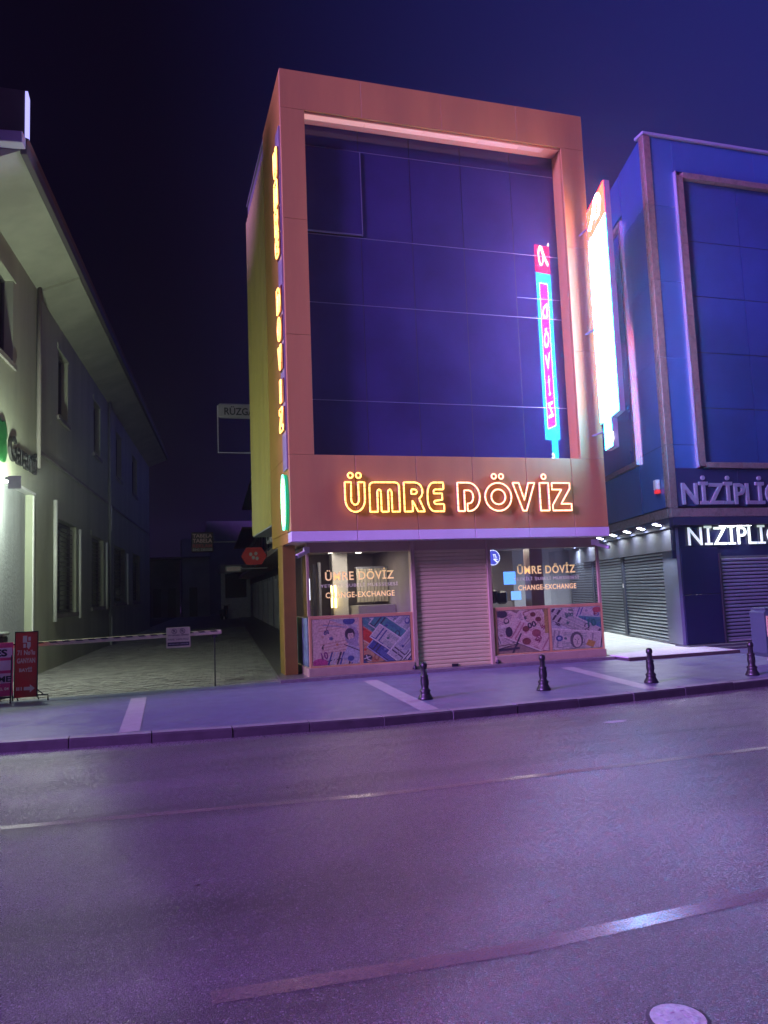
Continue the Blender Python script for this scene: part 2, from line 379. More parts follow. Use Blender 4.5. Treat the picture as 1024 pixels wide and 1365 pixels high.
# dark core behind the joints, body
Box('wall', mat('structure_grey', (.12, .12, .12), .8), B, X0+.06, X1-.06, YG+.08, 20.4, 3.3, ZT-.05)
Box('joint_backing', JOINT_DARK, B, X0+.02, X1-.02, YF+.052, YF+.10, 2.9, GZ0-.01)
for a, b in ((X0+.02, GX0-.01), (GX1+.01, X1-.02)): Box('joint_backing', JOINT_DARK, B, a, b, YF+.052, YF+.1, GZ0, ZT-.02)
Box('joint_backing', JOINT_DARK, B, GX0, GX1, YF+.052, YF+.1, GZ1+.01, ZT-.02)
# reveals of the recess
Box('reveal', mat('reveal_orange', (.62, .33, .19), .45), B, GX0, GX1, YF+.055, YG+.1, GZ1-.035, GZ1+.002)
for a, b, e_ in ((3.1, 4.4, .30), (4.41, 5.7, .30), (5.71, 7.0, .27), (7.01, 8.0, .22), (8.01, 8.6, .13)):  # soffit pieces glow in place of light falling on it, fading to the right
    Box('recess_soffit_glow', mat('recess_glow_%d' % int(e_*100), (.5, .35, .28), .5, emit=(1, .46, .36), es=e_), B, a, b, YF+.06, YF+.22, GZ1-.047, GZ1-.036)
Box('reveal', ORANGE, B, GX0-.002, GX0+.012, YF+.055, YG+.1, GZ0, GZ1-.036)
Box('reveal', ORANGE, B, GX1-.012, GX1+.002, YF+.055, YG+.1, GZ0, GZ1-.036)
Box('reveal', ORANGE, B, GX0+.013, GX1-.013, YF+.055, YG+.1, GZ0-.03, GZ0+.0)
# glass panes of the curtain wall
vx = [GX0+.013, 4.31, 5.46, 6.66, 7.88, GX1-.013]; hz = [GZ0+.002, 5.60, 7.65, 9.12, 11.05, GZ1-.037]
for i in range(5):
    for j in range(5):
        ry = random.uniform(-.0012, .0012)
        if i == 0 and j == 3:
            continue
        a, b, c, e = vx[i]+.008, vx[i+1]-.008, hz[j]+.008, hz[j+1]-.008
        if j == 3 and i in (1, 2, 3, 4): pass
        MB().add([(a, YG+ry, c), (b, YG-ry, c), (b, YG-ry*.5, e), (a, YG+ry*.5, e), (a, YG+.03, c), (b, YG+.03, c), (b, YG+.03, e), (a, YG+.03, e)],
                 [(0, 1, 2, 3), (7, 6, 5, 4), (0, 4, 5, 1), (3, 2, 6, 7), (0, 3, 7, 4), (1, 5, 6, 2)]).build('glass_pane', MIRROR, B)
for z in hz[1:-1]:
    Box('horizontal_joint', MULL, B, GX0+.014, GX1-.014, YG-.006, YG+.02, z-.007, z+.007)
for i, xv in enumerate(vx[1:-1]):
    Box('vertical_joint', JOINT_DARK, B, xv-.007, xv+.007, YG+.001, YG+.02, GZ0+.01, hz[3]-.01)
    if i: Box('vertical_joint', JOINT_DARK, B, xv-.005, xv+.005, YG+.003, YG+.02, hz[3]+.01, GZ1-.04)
Box('horizontal_joint', MULL, B, 7.89, GX1-.014, YG-.004, YG+.0, 8.10, 8.112)
# the opening sash at the upper left, tilted out a little
sh = Box('opening_sash', MIRROR, B, vx[0]+.004, 4.33, YG-.035, YG-.012, 9.19, 11.02, label='tilting window sash with thin bright metal edge')
for a in ((4.33, 4.35, 9.17, 11.02), (vx[0]+.004, 4.35, 9.165, 9.19)): Box('sash_edge', MULL, sh, a[0], a[1], YG-.04, YG+.0, a[2], a[3])
# inner back
Box('joint_backing', JOINT_DARK, B, GX0, GX1, YG+.035, YG+.075, GZ0, GZ1)
# roof and parapet, right side wall
Box('parapet', GREYM, B, X0+.02, X1-.02, YF+.12, 20.4, ZT-.04, ZT-.002)
Box('side_wall', ORANGE_SIDE, B, X1-.05, X1-.002, YF+.4, 20.4, 2.7, ZT-.06)
# left side: orange panels then yellow corrugated cladding that runs back
for z0, z1 in ((2.9, 4.4), (4.4, 6.8), (6.8, 9.2), (9.2, ZT)):
    Box('side_panel', ORANGE_SIDE, B, X0, X0+.04, YF+.055, 17.0, z0+.003, z1-.003, bev=.003)
Box('side_panel', ORANGE_SIDE, B, X0+.005, X0+.045, YF+.36, 17.0, 2.69, 2.896)
mb = MB(); yy = 17.02; prof = []
while yy < 20.4:
    prof += [(X0-.0, yy), (X0-.0, yy+.085), (X0+.05, yy+.115), (X0+.05, yy+.19)]; yy += .22
pr = [(X0+.09, 17.02)]+prof+[(X0+.09, yy)]
for a, b in zip(prof, prof[1:]): mb.quad((a[0], a[1], 3.25), (a[0], a[1], ZT-.5), (b[0], b[1], ZT-.5), (b[0], b[1], 3.25))
mb.build('corrugated_cladding', YELLOW, B)
Box('soffit_board', mat('grey_soffit', (.3, .3, .3), .7), B, X0+.02, 5.0, 17.0, 20.4, 3.22, 3.26)
Box('soffit_board', SOFFIT, B, X0+.05, X1-.05, YF+.36, 17.0, 2.70, 2.735)
# ground floor: shop box
SX0, SX1, SY = 2.98, 9.64, 15.2
Box('pillar', mat('ochre_pillar', (.30, .19, .03), .5, vary=.2, vscale=3), B, 2.60, 2.86, 15.75, 16.35, .06, 2.69, bev=.004)
Box('shop_lintel', BEIGE, B, SX0+.02, 5.19, SY, SY+.25, 2.5, 2.70); Box('shop_lintel', BEIGE, B, 6.98, SX1-.02, SY, SY+.25, 2.49, 2.70)
Box('plinth', PLINTH, B, SX0-.02, 5.17, SY-.06, SY+.2, .03, .22, bev=.01); Box('plinth', PLINTH, B, 6.98, SX1+.03, SY-.06, SY+.2, .03, .22, bev=.01)
Box('plinth', PLINTH, B, SX0-.02, SX0+.18, SY+.2, 17.0, .03, .22, bev=.01)
Box('shutter_box', BEIGE, B, 5.19, 6.98, SY-.02, SY+.28, 2.50, 2.70, bev=.005)
for a in (5.175, 6.90): Box('shutter_guide', BEIGE, B, a, a+.085, SY-.045, SY+.1, .02, 2.695, bev=.004)
sht = thing('x', '', '') if False else Box('roller_shutter', SHUT, B, 5.262, 6.898, SY+.03, SY+.05, .04, 2.5, label='closed beige roller shutter over the shop door')
z = .05; n_ = 0
while z < 2.49:
    e = min(z+.079, 2.5)
    MB().prism([(SY+.024, z+.001), (SY+.012, z+.012), (SY+.009, z+.04), (SY+.012, z+.066), (SY+.022, e-.001)], 'x', 5.264, 6.896).build('slat', SHUT, sht)
    z += .08
Box('bottom_rail', GREYM, sht, 5.264, 6.896, SY-.004, SY+.028, .035, .05)
Box('lock_plate', DARK, sht, 6.0, 6.14, SY-.012, SY+.001, .06, .12)
for xx_ in (5.16, 7.02):
    m_ = MB(plane((xx_, SY-.06, .05))); m_.lathe([(.035, 0), (.035, .05), (.028, .09), (0, .1)], n=10); m_.box(-.05, .05, -.02, .02, .02, .05)
    m_.build('shutter_padlock', DARK, B)
# window bays: frames, glass, banknote panels
for a, b, lab in ((3.0, 5.17, 'left'), (7.02, 9.66, 'right')):
    Box('window_rail', BEIGE2, B, a, b, SY-.015, SY+.05, 1.17, 1.235, bev=.004)
    Box('window_rail', BEIGE2, B, a, b, SY-.015, SY+.05, .205, .245, bev=.004)
    Box('window_post', BEIGE2, B, a, a+.045, SY-.015, SY+.06, .245, 1.17); Box('window_post', BEIGE2, B, b-.045, b, SY-.015, SY+.06, .245, 1.17)
    mid = 4.06 if lab == 'left' else 8.33
    Box('window_post', BEIGE2, B, mid-.03, mid+.03, SY-.012, SY+.05, .245, 1.17)
    Box('window_post', BEIGE, B, b-.06, b, SY-.01, SY+.05, 1.235, 2.5) if lab == 'right' else None
    Box('window_glass', GLASS, B, a+.03, b-.03, SY+.018, SY+.024, 1.235, 2.5)
Box('corner_post', BEIGE, B, SX0, SX0+.05, SY-.005, SY+.05, 1.235, 2.5)
Box('window_glass', GLASS, B, SX0+.01, SX0+.016, SY+.06, 16.95, 1.235, 2.5)
Box('window_glass', GLASS, B, SX1-.02, SX1-.014, SY+.06, 17.4, .3, 2.5)
Box('window_rail', BEIGE, B, SX1-.05, SX1, SY+.06, 17.4, .1, .3)
Box('side_lower_panel', mat('green_print_panel', (.16, .30, .27), .5, vary=.6, vscale=6), B, SX0-.005, SX0+.02, SY+.06, 16.95, .24, 1.2)

# ---- interior seen through the windows
INW = mat('interior_wall', (.20, .17, .16), .7, vary=.2, vscale=2)
Box('back_wall', INW, B, 3.05, 9.0, 18.2, 18.3, .06, 2.7); Box('shop_floor', FLOORW, B, SX0, SX1-.01, 15.45, 18.2, .061, .075)
Box('partition', INW, B, 5.22, 5.3, 15.3, 18.2, .08, 2.69); Box('partition', mat('interior_blue_wall', (.12, .12, .2), .6), B, 6.86, 6.92, 15.4, 18.2, .08, 2.69)
Box('partition', DARK, B, 3.06, 3.10, 17.0, 18.2, .08, 2.69)
Box('ceiling_board', mat('interior_ceiling', (.35, .3, .28), .8), B, 3.05, 9.55, 15.46, 18.2, 2.60, 2.64)
LAMPW = LEDN('downlight_white', (1, .93, .8), 12)
for a, b in ((3.55, 16.0), (4.25, 15.9), (3.9, 17.0), (4.6, 17.2), (7.7, 16.9), (8.6, 16.2)):
    m_ = MB(plane((a, b, 0))); m_.lathe([(.07, 2.585), (.06, 2.58), (0, 2.58)], n=14); m_.build('downlight', LAMPW, B)
for x_, y_, e_ in ((4.2, 16.3, 16), (8.2, 16.6, 16)):
    ld = bpy.data.lights.new('ceiling_light_beam', 'AREA'); ld.size = .5; ld.energy = e_; ld.color = (1, .9, .74)
    lo = bpy.data.objects.new('ceiling_light_beam', ld); S.collection.objects.link(lo); lo.parent = B; lo.location = (x_-6, y_-17, 2.55)
# blinds on the right of the left room, counter, tall lit pillar
mbl = mat('pale_blind', (.42, .38, .28), .6)
bl = Box('blind_rail', GREYM, B, 4.45, 5.2, 16.9, 16.95, 2.2, 2.25)
for i in range(9): Box('blind_vane', mbl, bl, 4.46+i*.082, 4.53+i*.082, 16.9, 16.915, 1.45, 2.2)
Box('counter', mat('counter_front', (.32, .30, .28), .4), B, 4.35, 5.2, 16.4, 17.2, .08, 1.38)
Box('counter', mat('counter_front', (.3, .3, .3), .4), B, 7.3, 8.3, 16.9, 17.4, .08, 1.32)
Box('interior_pillar', mat('pale_pillar', (.48, .46, .42), .35), B, 3.95, 4.3, 17.1, 17.4, .08, 2.6)
Box('interior_pillar', mat('brown_pillar', (.28, .19, .17), .4), B, 8.3, 8.62, 15.9, 16.2, .08, 2.6)
Box('door_frame', mat('dark_alu', (.06, .06, .07), .35), B, 3.35, 3.42, 16.4, 16.5, .08, 2.3); Box('door_frame', mat('pale_alu', (.45, .45, .45), .35), B, 3.48, 3.53, 16.4, 16.5, .08, 2.35)
GOLDL = LEDN('gold_strip_light', (1, .72, .22), 5)
for a, b in ((3.88, 3.91), (3.96, 4.0)): Box('strip_light', GOLDL, B, a, b, 16.98, 17.02, 1.35, 1.85)
Box('strip_light', LEDN('white_strip_light', (.8, .85, 1), 2.2), B, 3.16, 3.18, 15.9, 15.93, 1.55, 2.0)
Box('screen', LEDN('blue_screen', (.10, .30, 1), 1.3), B, 7.93, 8.22, 16.5, 16.54, 1.72, 2.02)
Box('screen', LEDN('blue_screen_low', (.16, .36, .9), 1.2), B, 8.0, 8.24, 16.3, 16.34, 1.36, 1.56)
for i, (a, b, z0, z1) in enumerate(((7.45, 7.6, 1.3, 1.62), (7.62, 7.85, 1.28, 1.58), (7.2, 7.3, 1.3, 2.3), (7.38, 7.5, 1.35, 2.35))):
    Box('curtain' if i > 1 else 'office_chair', mat('dark_curtain', (.10, .07, .06), .8) if i > 1 else DARK, B, a, b, 16.2, 16.35, z0, z1, bev=.04)
# round clock-like blue roundel with white border inside right window
rm = Matrix.Translation((7.08, 15.26, 2.31)) @ Matrix.Rotation(R(90), 4, 'X')
rd = MB(rm).lathe([(.17, 0), (.17, .012), (0, .012)], n=28).build('round_sign', LEDN('roundel_blue', (.05, .06, .45), 1.0), B, label='round blue sign with white border and white marks')
mb = MB(rm); N = 28
for k in range(N):
    a0 = 2*math.pi*k/N; a1 = a0+2*math.pi/N*.6
    mb.add([(math.cos(a)*r, math.sin(a)*r, .016) for a, r in ((a0, .15), (a1, .15), (a1, .168), (a0, .168))], [(0, 1, 2, 3)])
WLED = LEDN('roundel_white', (.75, .8, 1), 1.2)
mb.build('border_dots', WLED, rd)
text('TL', plane((7.08, 15.245, 2.31)), .07, .1, WLED, rd, 'letters', 0, .03)
mb = MB(plane((7.08, 15.244, 2.31))); mb.quad((0, 0, -.03), (.03, 0, -.03), (.12, 0, -.10), (.09, 0, -.11)); mb.quad((.04, 0, -.02), (.11, 0, -.035), (.11, 0, -.05), (.04, 0, -.04)); mb.build('roundel_marks', WLED, rd)

# gold window lettering
GOLD = mat('gold_film', (.75, .55, .22), .45, emit=(.9, .62, .25), es=.4); GOLD2 = mat('grey_gold_film', (.55, .50, .42), .5, emit=(.6, .55, .5), es=.16)  # both films glow faintly in place of light on the lettering
for ox, wd in ((3.36, 1.45), (7.63, 1.42)):
    for s_, x_, z_, h_, w_, m_ in (('ÜMRE DÖVİZ', 0, 1.93, .235, wd, GOLD), ('YETKİLİ ŞUBELİ MÜESSESESİ', -.10, 1.775, .105, wd+.18, GOLD2), ('CHANGE-EXCHANGE', 0, 1.58, .115, wd, GOLD)):
        text(s_, plane((ox+x_, SY+.012, z_)), h_, w_, m_, B, 'window_lettering', .003, .018 if m_ is GOLD else .0, font_space=1.12)

# ---- banknote picture panels (flat print on real boards)
def clip(poly, x0, z0, x1, z1):
    for ax, v, sgn in ((0, x0, 1), (0, x1, -1), (1, z0, 1), (1, z1, -1)):
        out = []
        for i in range(len(poly)):
            p, q = poly[i-1], poly[i]; ip, iq = (p[ax]-v)*sgn >= 0, (q[ax]-v)*sgn >= 0
            if ip != iq: t = (v-p[ax])/(q[ax]-p[ax]); out.append((p[0]+t*(q[0]-p[0]), p[1]+t*(q[1]-p[1])))
            if iq: out.append(q)
        poly = out
        if len(poly) < 3: return []
    return poly
PR = {}
def ink(c):
    c = tuple(round(v*k_, 3) for v, k_ in zip(c, (.85, .98, .60)))
    if c not in PR: PR[c] = mat('print_%02d' % len(PR), c, .4, vary=.45, vscale=34)
    return PR[c]
def panel(x0, x1, z0, z1, base, shapes, texts=(), M=None, y=SY):
    """shapes: (colour, [(u,v)...]) in 0..1 panel space, painted in order"""
    p = Box('picture_panel', ink(base), B, x0, x1, y-.008, y+.01, z0, z1, bev=.004)
    mb = MB(); cols = []
    W_, H_ = x1-x0, z1-z0; k = 0
    for c, pts in shapes:
        q = clip([(x0+u*W_, z0+v*H_) for u, v in pts], x0+.012, z0+.012, x1-.012, z1-.012)
        if not q: continue
        if c not in cols: cols.append(c)
        mb.k = cols.index(c); k += 1; mb.add([(a, y-.0092-.00006*k, b) for a, b in q], [tuple(range(len(q)))])
    mb.build('print', [ink(c) for c in cols], p)
    for s_, u, v, h, w_, c, rot in texts:
        M_ = Matrix.Translation((x0+u*W_, y-.0105-.00006*k, z0+v*H_)) @ Matrix.Rotation(R(-rot), 4, 'Y')
        text(s_, M_, h*H_, w_*W_, ink(c), p, 'print_numerals', 0, .03)
def rect(cx, cy, w_, h_, a):
    ca, sa = math.cos(R(a)), math.sin(R(a))
    return [(cx+u*w_/2*ca-v*h_/2*sa, cy+u*w_/2*sa+v*h_/2*ca) for u, v in ((-1, -1), (1, -1), (1, 1), (-1, 1))]
def disc(cx, cy, r, rz=None, n=14): rz = rz or r; return [(cx+r*math.cos(2*math.pi*i/n), cy+rz*math.sin(2*math.pi*i/n)) for i in range(n)]
def note(cx, cy, a, paper, edge, ink1, ink2, w_=.9, h_=.42):
    ca, sa = math.cos(R(a)), math.sin(R(a))
    def at(u, v): return (cx+u*ca-v*sa, cy+u*sa+v*ca)
    o = [(( .02, .02, .04), rect(cx+.012, cy-.018, w_, h_, a)), (edge, rect(cx, cy, w_, h_, a)), (paper, rect(cx, cy, w_*.95, h_*.88, a))]
    for t in (-.36, -.28, .34):
        o.append((ink1, rect(*at(w_*t, 0), w_*.03, h_*.8, a)))
    for t in (-.33, -.26, -.19, -.12, .18, .25, .32): o.append((ink2, rect(*at(w_*.02, h_*t), w_*.5*(1-abs(t)*.6), h_*.022, a)))
    c_ = at(w_*.16, 0); o.append((ink1, [(c_[0]+.055*math.cos(i*.5), c_[1]+.075*math.sin(i*.5)) for i in range(13)]))
    o.append((paper, [(c_[0]+.035*math.cos(i*.5), c_[1]+.01+.045*math.sin(i*.5)) for i in range(13)]))
    c_ = at(-w_*.15, h_*.05); o.append((ink2, [(c_[0]+.03*math.cos(i*.5), c_[1]+.03*math.sin(i*.5)) for i in range(13)]))
    for t in range(5): o.append((ink1, rect(*at(w_*(-.42+.21*t), -h_*.40), w_*.12, h_*.05, a)))
    return o
pal_ = (.62, .50, .46); blu = (.07, .10, .30); gry = (.42, .46, .50); grn = (.10, .22, .20); red = (.55, .07, .05); vio = (.18, .09, .25); tan_ = (.45, .30, .18); drk = (.06, .05, .08); teal = (.08, .28, .30)
sh1 = note(.42, .60, 8, pal_, (.6, .55, .55), (.40, .28, .24), (.50, .34, .28), 1.3, .95)
sh1 = [s for s in sh1 if s[0] != (.40, .28, .24)]
sh1 += [(gry, rect(.62, .93, .7, .10, -22)), (blu, disc(.78, .94, .13, .08)), ((.34, .36, .45), rect(.48, .84, .5, .03, -8)), (drk, rect(.33, .84, .012, .30, -24)),
        ((.30, .28, .40), disc(.40, .58, .045)), ((.55, .30, .16), disc(.52, .44, .03)), ((.32, .30, .42), disc(.83, .62, .15, .20)), (drk, disc(.79, .66, .105, .125)), ((.60, .48, .44), disc(.81, .615, .065, .095)), (drk, disc(.79, .72, .09, .05)), (drk, rect(.785, .63, .012, .012, 0)), (drk, rect(.83, .63, .012, .012, 0)), ((.3, .2, .25), rect(.81, .575, .04, .008, 0)), ((.35, .33, .45), rect(.88, .47, .16, .2, 10))]
for i in range(11): sh1.append(((blu, gry, (.5, .5, .55), drk)[i % 4], rect(.36+i*.062, .12, .034, .34, -18)))
sh1 += [((.45, .08, .25), disc(.16, .06, .16, .10)), ((.40, .44, .55), rect(.84, .22, .34, .34, -25)), (blu, disc(.80, .13, .07, .06)), (drk, rect(.83, .36, .36, .02, -25))]
tx1 = [('£10', .25, .66, .09, .11, blu, 10), ('10', .20, .12, .16, .14, (.22, .06, .2), 12), ('10', .36, .55, .05, .06, blu, 0), ('£', .19, .36, .10, .05, drk, -12)]
sh2 = []
for args in ((.1, .85, -38, teal, (.5, .55, .5), grn, (.3, .4, .4)), (.55, .95, -30, gry, (.55, .6, .62), grn, blu), (.15, .48, -38, red, (.65, .2, .15), (.35, .04, .04), (.6, .1, .06)),
             (.82, .78, 42, gry, (.6, .62, .66), blu, grn), (.15, .2, -35, tan_, (.6, .5, .4), (.3, .12, .06), red), (.6, .70, -38, teal, (.55, .6, .6), drk, blu), (.55, .18, -40, blu, (.35, .4, .6), drk, (.2, .25, .5)), (.62, .42, -38, (.48, .50, .50), (.62, .64, .64), blu, grn), (.93, .42, 48, gry, (.6, .62, .66), drk, blu)):
    sh2 += note(*args, .95, .36)
for i in range(7): sh2.append(((.62, .64, .68) if i % 2 else drk, rect(.82+i*.025, .30+i*.03, .5, .012, 50)))
sh2 += [(drk, disc(.08, .12, .10, .07)), ((.6, .6, .62), rect(.08, .12, .14, .02, 20)), ((.6, .6, .62), rect(.08, .12, .02, .12, 20)), ((.6,.6,.62), rect(.12,.07,.1,.02,-30))]
sh3 = note(.1, .8, -32, pal_, (.62, .56, .5), drk, vio, .6, .5)+note(.15, .42, 15, (.55, .5, .5), (.6, .56, .5), drk, (.3, .2, .2), .5, .5)+note(.55, .85, 55, pal_, (.6, .55, .5), (.35, .18, .16), vio, .8, .34)+note(.75, .75, -70, pal_, (.6, .55, .5), (.35, .18, .16), tan_, .9, .42)+note(.66, .38, -28, (.60, .48, .46), (.62, .56, .54), (.42, .2, .24), (.5, .25, .3), .95, .52)
sh3 += [((.18, .07, .07), disc(.70, .88, .055)), ((.20, .07, .07), disc(.80, .76, .06)), ((.20, .07, .07), disc(.55, .55, .07)), ((.30, .10, .12), disc(.75, .44, .09)), ((.22, .08, .08), disc(.55, .26, .085)),
        (drk, rect(.16, .10, .5, .05, 4)), ((.55, .5, .45), rect(.14, .22, .34, .015, 6)), ((.55, .5, .45), rect(.14, .18, .34, .012, 6)), ((.2, .14, .12), rect(.15, .2, .34, .02, 6)), (drk, rect(.36, .22, .03, .5, -22)), (drk, disc(.1, .92, .1, .09)), (drk, disc(.22, .50, .07, .12)), ((.4, .3, .1), rect(.97, .72, .1, .6, 0))]
tx3 = [('00', .60, .54, .14, .17, drk, 16), ('50', .80, .20, .14, .13, (.25, .05, .12), 62), ('S', .90, .50, .10, .08, (.3, .06, .12), 60), ('E', .55, .76, .07, .05, drk, 40)]
sh4 = note(.35, .92, -12, (.55, .55, .52), gry, blu, grn, 1.0, .4)+note(.80, .85, -20, (.5, .5, .52), gry, blu, (.3, .35, .4), .7, .5)+note(.85, .55, -8, teal, (.4, .5, .5), blu, grn, .7, .45)+note(.50, .66, -32, (.42, .44, .44), (.62, .62, .60), drk, grn, 1.5, .20)+note(.50, .52, -31, (.42, .44, .42), (.62, .62, .60), drk, grn, 1.4, .16)+note(.42, .22, -8, (.50, .50, .48), (.6, .6, .58), (.28, .28, .30), grn, 1.1, .5)
sh4 += [((.06, .10, .28), disc(.14, .28, .07)), ((.4, .45, .55), disc(.14, .28, .035)), ((.12, .12, .14), disc(.48, .22, .13, .20)), ((.52, .50, .46), disc(.49, .20, .085, .155)), (drk, disc(.455, .23, .012)), (drk, disc(.52, .23, .012)), (drk, rect(.49, .12, .05, .012, 0)), ((.12, .12, .14), rect(.49, .17, .012, .06, 0)), ((.45, .30, .08), rect(.76, .12, .16, .14, -25)), ((.45, .12, .14), disc(.92, .92, .09, .07))]
tx4 = [('100', .28, .80, .09, .16, grn, -4), ('10', .72, .52, .18, .17, (.04, .20, .18), 2), ('50', .34, .92, .05, .1, grn, -4), ('L', .86, .80, .1, .06, (.3, .06, .1), 10), ('20', .06, .62, .06, .10, drk, -25)]
panel(3.05, 4.03, .25, 1.165, pal_, sh1, tx1); panel(4.09, 5.12, .25, 1.165, blu, sh2)
panel(7.07, 8.295, .25, 1.165, (.3, .22, .2), sh3, tx3); panel(8.365, 9.61, .25, 1.165, gry, sh4, tx4)

# ---- neon name on the fascia
def arc(cx, cz, rx, rz, a0, a1, n=7): return [(cx+rx*math.cos(R(a0+(a1-a0)*i/n)), cz+rz*math.sin(R(a0+(a1-a0)*i/n))) for i in range(n+1)]
circ = lambda cx, cz, rx, rz=None, n=16: arc(cx, cz, rx, rz or rx, 0, 360*(n-1)/n, n-1)
GL = {
 'U': [[(0, 1)]+arc(.5, .42, .5, .42, 180, 360, 12)+[(1, 1), (.68, 1)]+arc(.5, .42, .20, .18, 360, 180, 7)+[(.32, 1)]],
 'M': [[(0, 0), (0, .8)]+arc(.14, .86, .14, .14, 180, 90, 3)+arc(.86, .86, .14, .14, 90, 0, 3)+[(1, 0), (.74, 0)]+arc(.68, .66, .06, .1, 0, 180, 4)+[(.62, 0), (.38, 0)]+arc(.32, .66, .06, .1, 0, 180, 4)+[(.26, 0)]],
 'R': [[(0, 0), (0, 1), (.55, 1)]+arc(.55, .70, .37, .30, 90, -60, 6)+[(1, 0), (.66, 0), (.40, .38), (.40, 0)], [(.36, .76), (.52, .76)]+arc(.52, .68, .12, .08, 90, -90, 4)+[(.36, .60)]],
 'E': [[(1, 1), (.4, 1)]+arc(.4, .6, .4, .4, 90, 180, 4)+arc(.4, .4, .4, .4, 180, 270, 4)+[(1, 0), (1, .25), (.5, .25)]+arc(.5, .36, .12, .11, 270, 180, 3)+[(.9, .4), (.9, .62), (.38, .62)]+arc(.5, .68, .12, .08, 180, 90, 3)+[(1, .76)]],
 'D': [[(0, 0), (0, 1), (.48, 1)]+arc(.48, .5, .52, .5, 90, -90, 12)+[(.42, 0), (.42, .27)]+arc(.5, .5, .20, .23, -90, 90, 6)+[(.30, .73), (.30, 0)]],
 'O': [circ(.5, .5, .5, .5, 22), circ(.5, .5, .27, .27, 16)],
 'V': [[(0, 1), (.42, 0), (.58, 0), (1, 1), (.72, 1), (.5, .38), (.28, 1)]],
 'I': [[(0, 0), (0, 1), (1, 1), (1, 0)]],
 'Z': [[(0, 1), (.95, 1), (.95, .80), (.45, .24), (1, .24), (1, 0), (0, 0), (0, .2), (.5, .76), (0, .76)]]}
NEON_L = LEDN('amber_neon_tube', (1, .42, .09), 3.0); NEON_R = LEDN('rose_neon_tube', (1, .36, .19), 3.0)
HOUS = mat('letter_channel', (.20, .09, .06), .5)
fs_ = thing('neon_letter_sign', 'amber neon outline letters spelling the shop name on the orange fascia', 'neon sign', (6.1, YF, 3.2))
def dash(path, seg=.115, gap=.014):
    P = [Vector(p) for p in path]+[Vector(path[0])]; out = []; cur = [P[0]]; acc = 0; on = True
    for a, b in zip(P, P[1:]):
        ln = (b-a).length; pos = 0
        if ln < 1e-6: continue
        while True:
            need = (seg if on else gap)-acc
            if pos+need <= ln:
                pos += need; pt = a+(b-a)*(pos/ln)
                if on: cur.append(pt); out.append(cur); cur = []
                else: cur = [pt]
                on = not on; acc = 0
            else:
                acc += ln-pos
                if on: cur.append(b)
                break
    if on and len(cur) > 1: out.append(cur)
    return out
def neon(ch, x0, x1, z0, z1, m, dots=0):
    P = []
    for pth in GL[ch]: P.append([(x0+u*(x1-x0), z0+v*(z1-z0)) for u, v in pth])
    cx = (x0+x1)/2
    ds = []
    if dots: ds = [circ(cx+o, z1+.135, .052, .052, 12) for o in ((-.082, .082) if dots == 2 else (0,))]
    hb = MB()
    for q in P+ds: hb.tube([(a, YF-.035, b) for a, b in q], .021, 4, closed=True)
    for q in P:
        a, b = q[0]; hb.box(a-.01, a+.01, YF-.04, YF, b-.01, b+.01); a, b = q[len(q)//2]; hb.box(a-.01, a+.01, YF-.04, YF, b-.01, b+.01)
    for q in ds: a, b = q[0]; hb.box(a-.01, a+.01, YF-.04, YF, b-.01, b+.01)
    lo = hb.build('letter', HOUS, fs_)
    nb = MB()
    for q in P+ds:
        for sg in dash([(a, YF-.066, b) for a, b in q]):
            if len(sg) > 1 and sum((sg[i+1]-sg[i]).length for i in range(len(sg)-1)) > .02: nb.tube(sg, .0165, 6)
    nb.build('neon_tube', m, lo)
for ch, a, b, m_, dt in (('U', 3.66, 4.06, NEON_L, 2), ('M', 4.16, 4.78, NEON_L, 0), ('R', 4.88, 5.31, NEON_L, 0), ('E', 5.38, 5.73, NEON_L, 0),
                         ('D', 6.04, 6.53, NEON_R, 0), ('O', 6.65, 7.25, NEON_R, 2), ('V', 7.29, 7.80, NEON_R, 0), ('I', 7.92, 8.13, NEON_R, 1), ('Z', 8.21, 8.66, NEON_R, 0)):
    neon(ch, a, b, 3.25, 3.84, m_, dt)

# ---- vertical letter sign on the side wall and the green oval under it
sv = thing('side_letter_sign', 'column of glowing amber letters on pale backing strip, on the left side wall', 'neon sign', (2.56, 14.75, 4.2))
Box('backing_strip', GREYM, sv, X0-.03, X0-.002, 14.68, 15.12, 4.12, 11.2)
SIDE_M = lambda z: Matrix.Translation((X0-.055, 15.06, z)) @ Matrix.Rotation(R(-90), 4, 'Z')
zl = [('U', 10.16, 10.75, 2), ('M', 9.55, 10.08, 0), ('R', 8.98, 9.48, 0), ('E', 8.48, 8.93, 0), ('D', 7.33, 7.83, 0), ('O', 6.74, 7.22, 2), ('V', 6.15, 6.62, 0), ('I', 5.48, 5.93, 1), ('Z', 4.9, 5.36, 0)]
for ch, z0, z1, dt in zl:
    M_ = SIDE_M(z0); h = z1-z0
    hb = MB(M_); nb = MB(M_)
    hb.box(-.01, .36, .0, .02, -.01, h+.01); lo = hb.build('letter', mat('letter_back_dark_red', (.10, .02, .015), .5), sv)
    for pth in GL[ch]:
        for sg in dash([(u*.35 if ch != 'I' else .12+u*.12, -.03, v*h) for u, v in pth], .16, .012):
            if len(sg) > 1: nb.tube(sg, .014, 5)
    nb.build('neon_tube', NEON_L, lo)
gs = thing('green_oval_sign', 'green and amber glowing oval sign on the side wall below the letter column', 'neon sign', (2.5, 14.9, 3.5))
M_ = Matrix.Translation((X0-.07, 14.87, 3.48)) @ Matrix.Rotation(R(-90), 4, 'Z')
MB(M_).prism(arc(0, 0, .20, .55, 0, 345, 20), 'y', .0, .06).build('backing', mat('green_acrylic', (.02, .30, .10), .3, emit=(0, .5, .16), es=.35), gs)
G_ = LEDN('green_neon', (.10, 1, .55), 4.2)
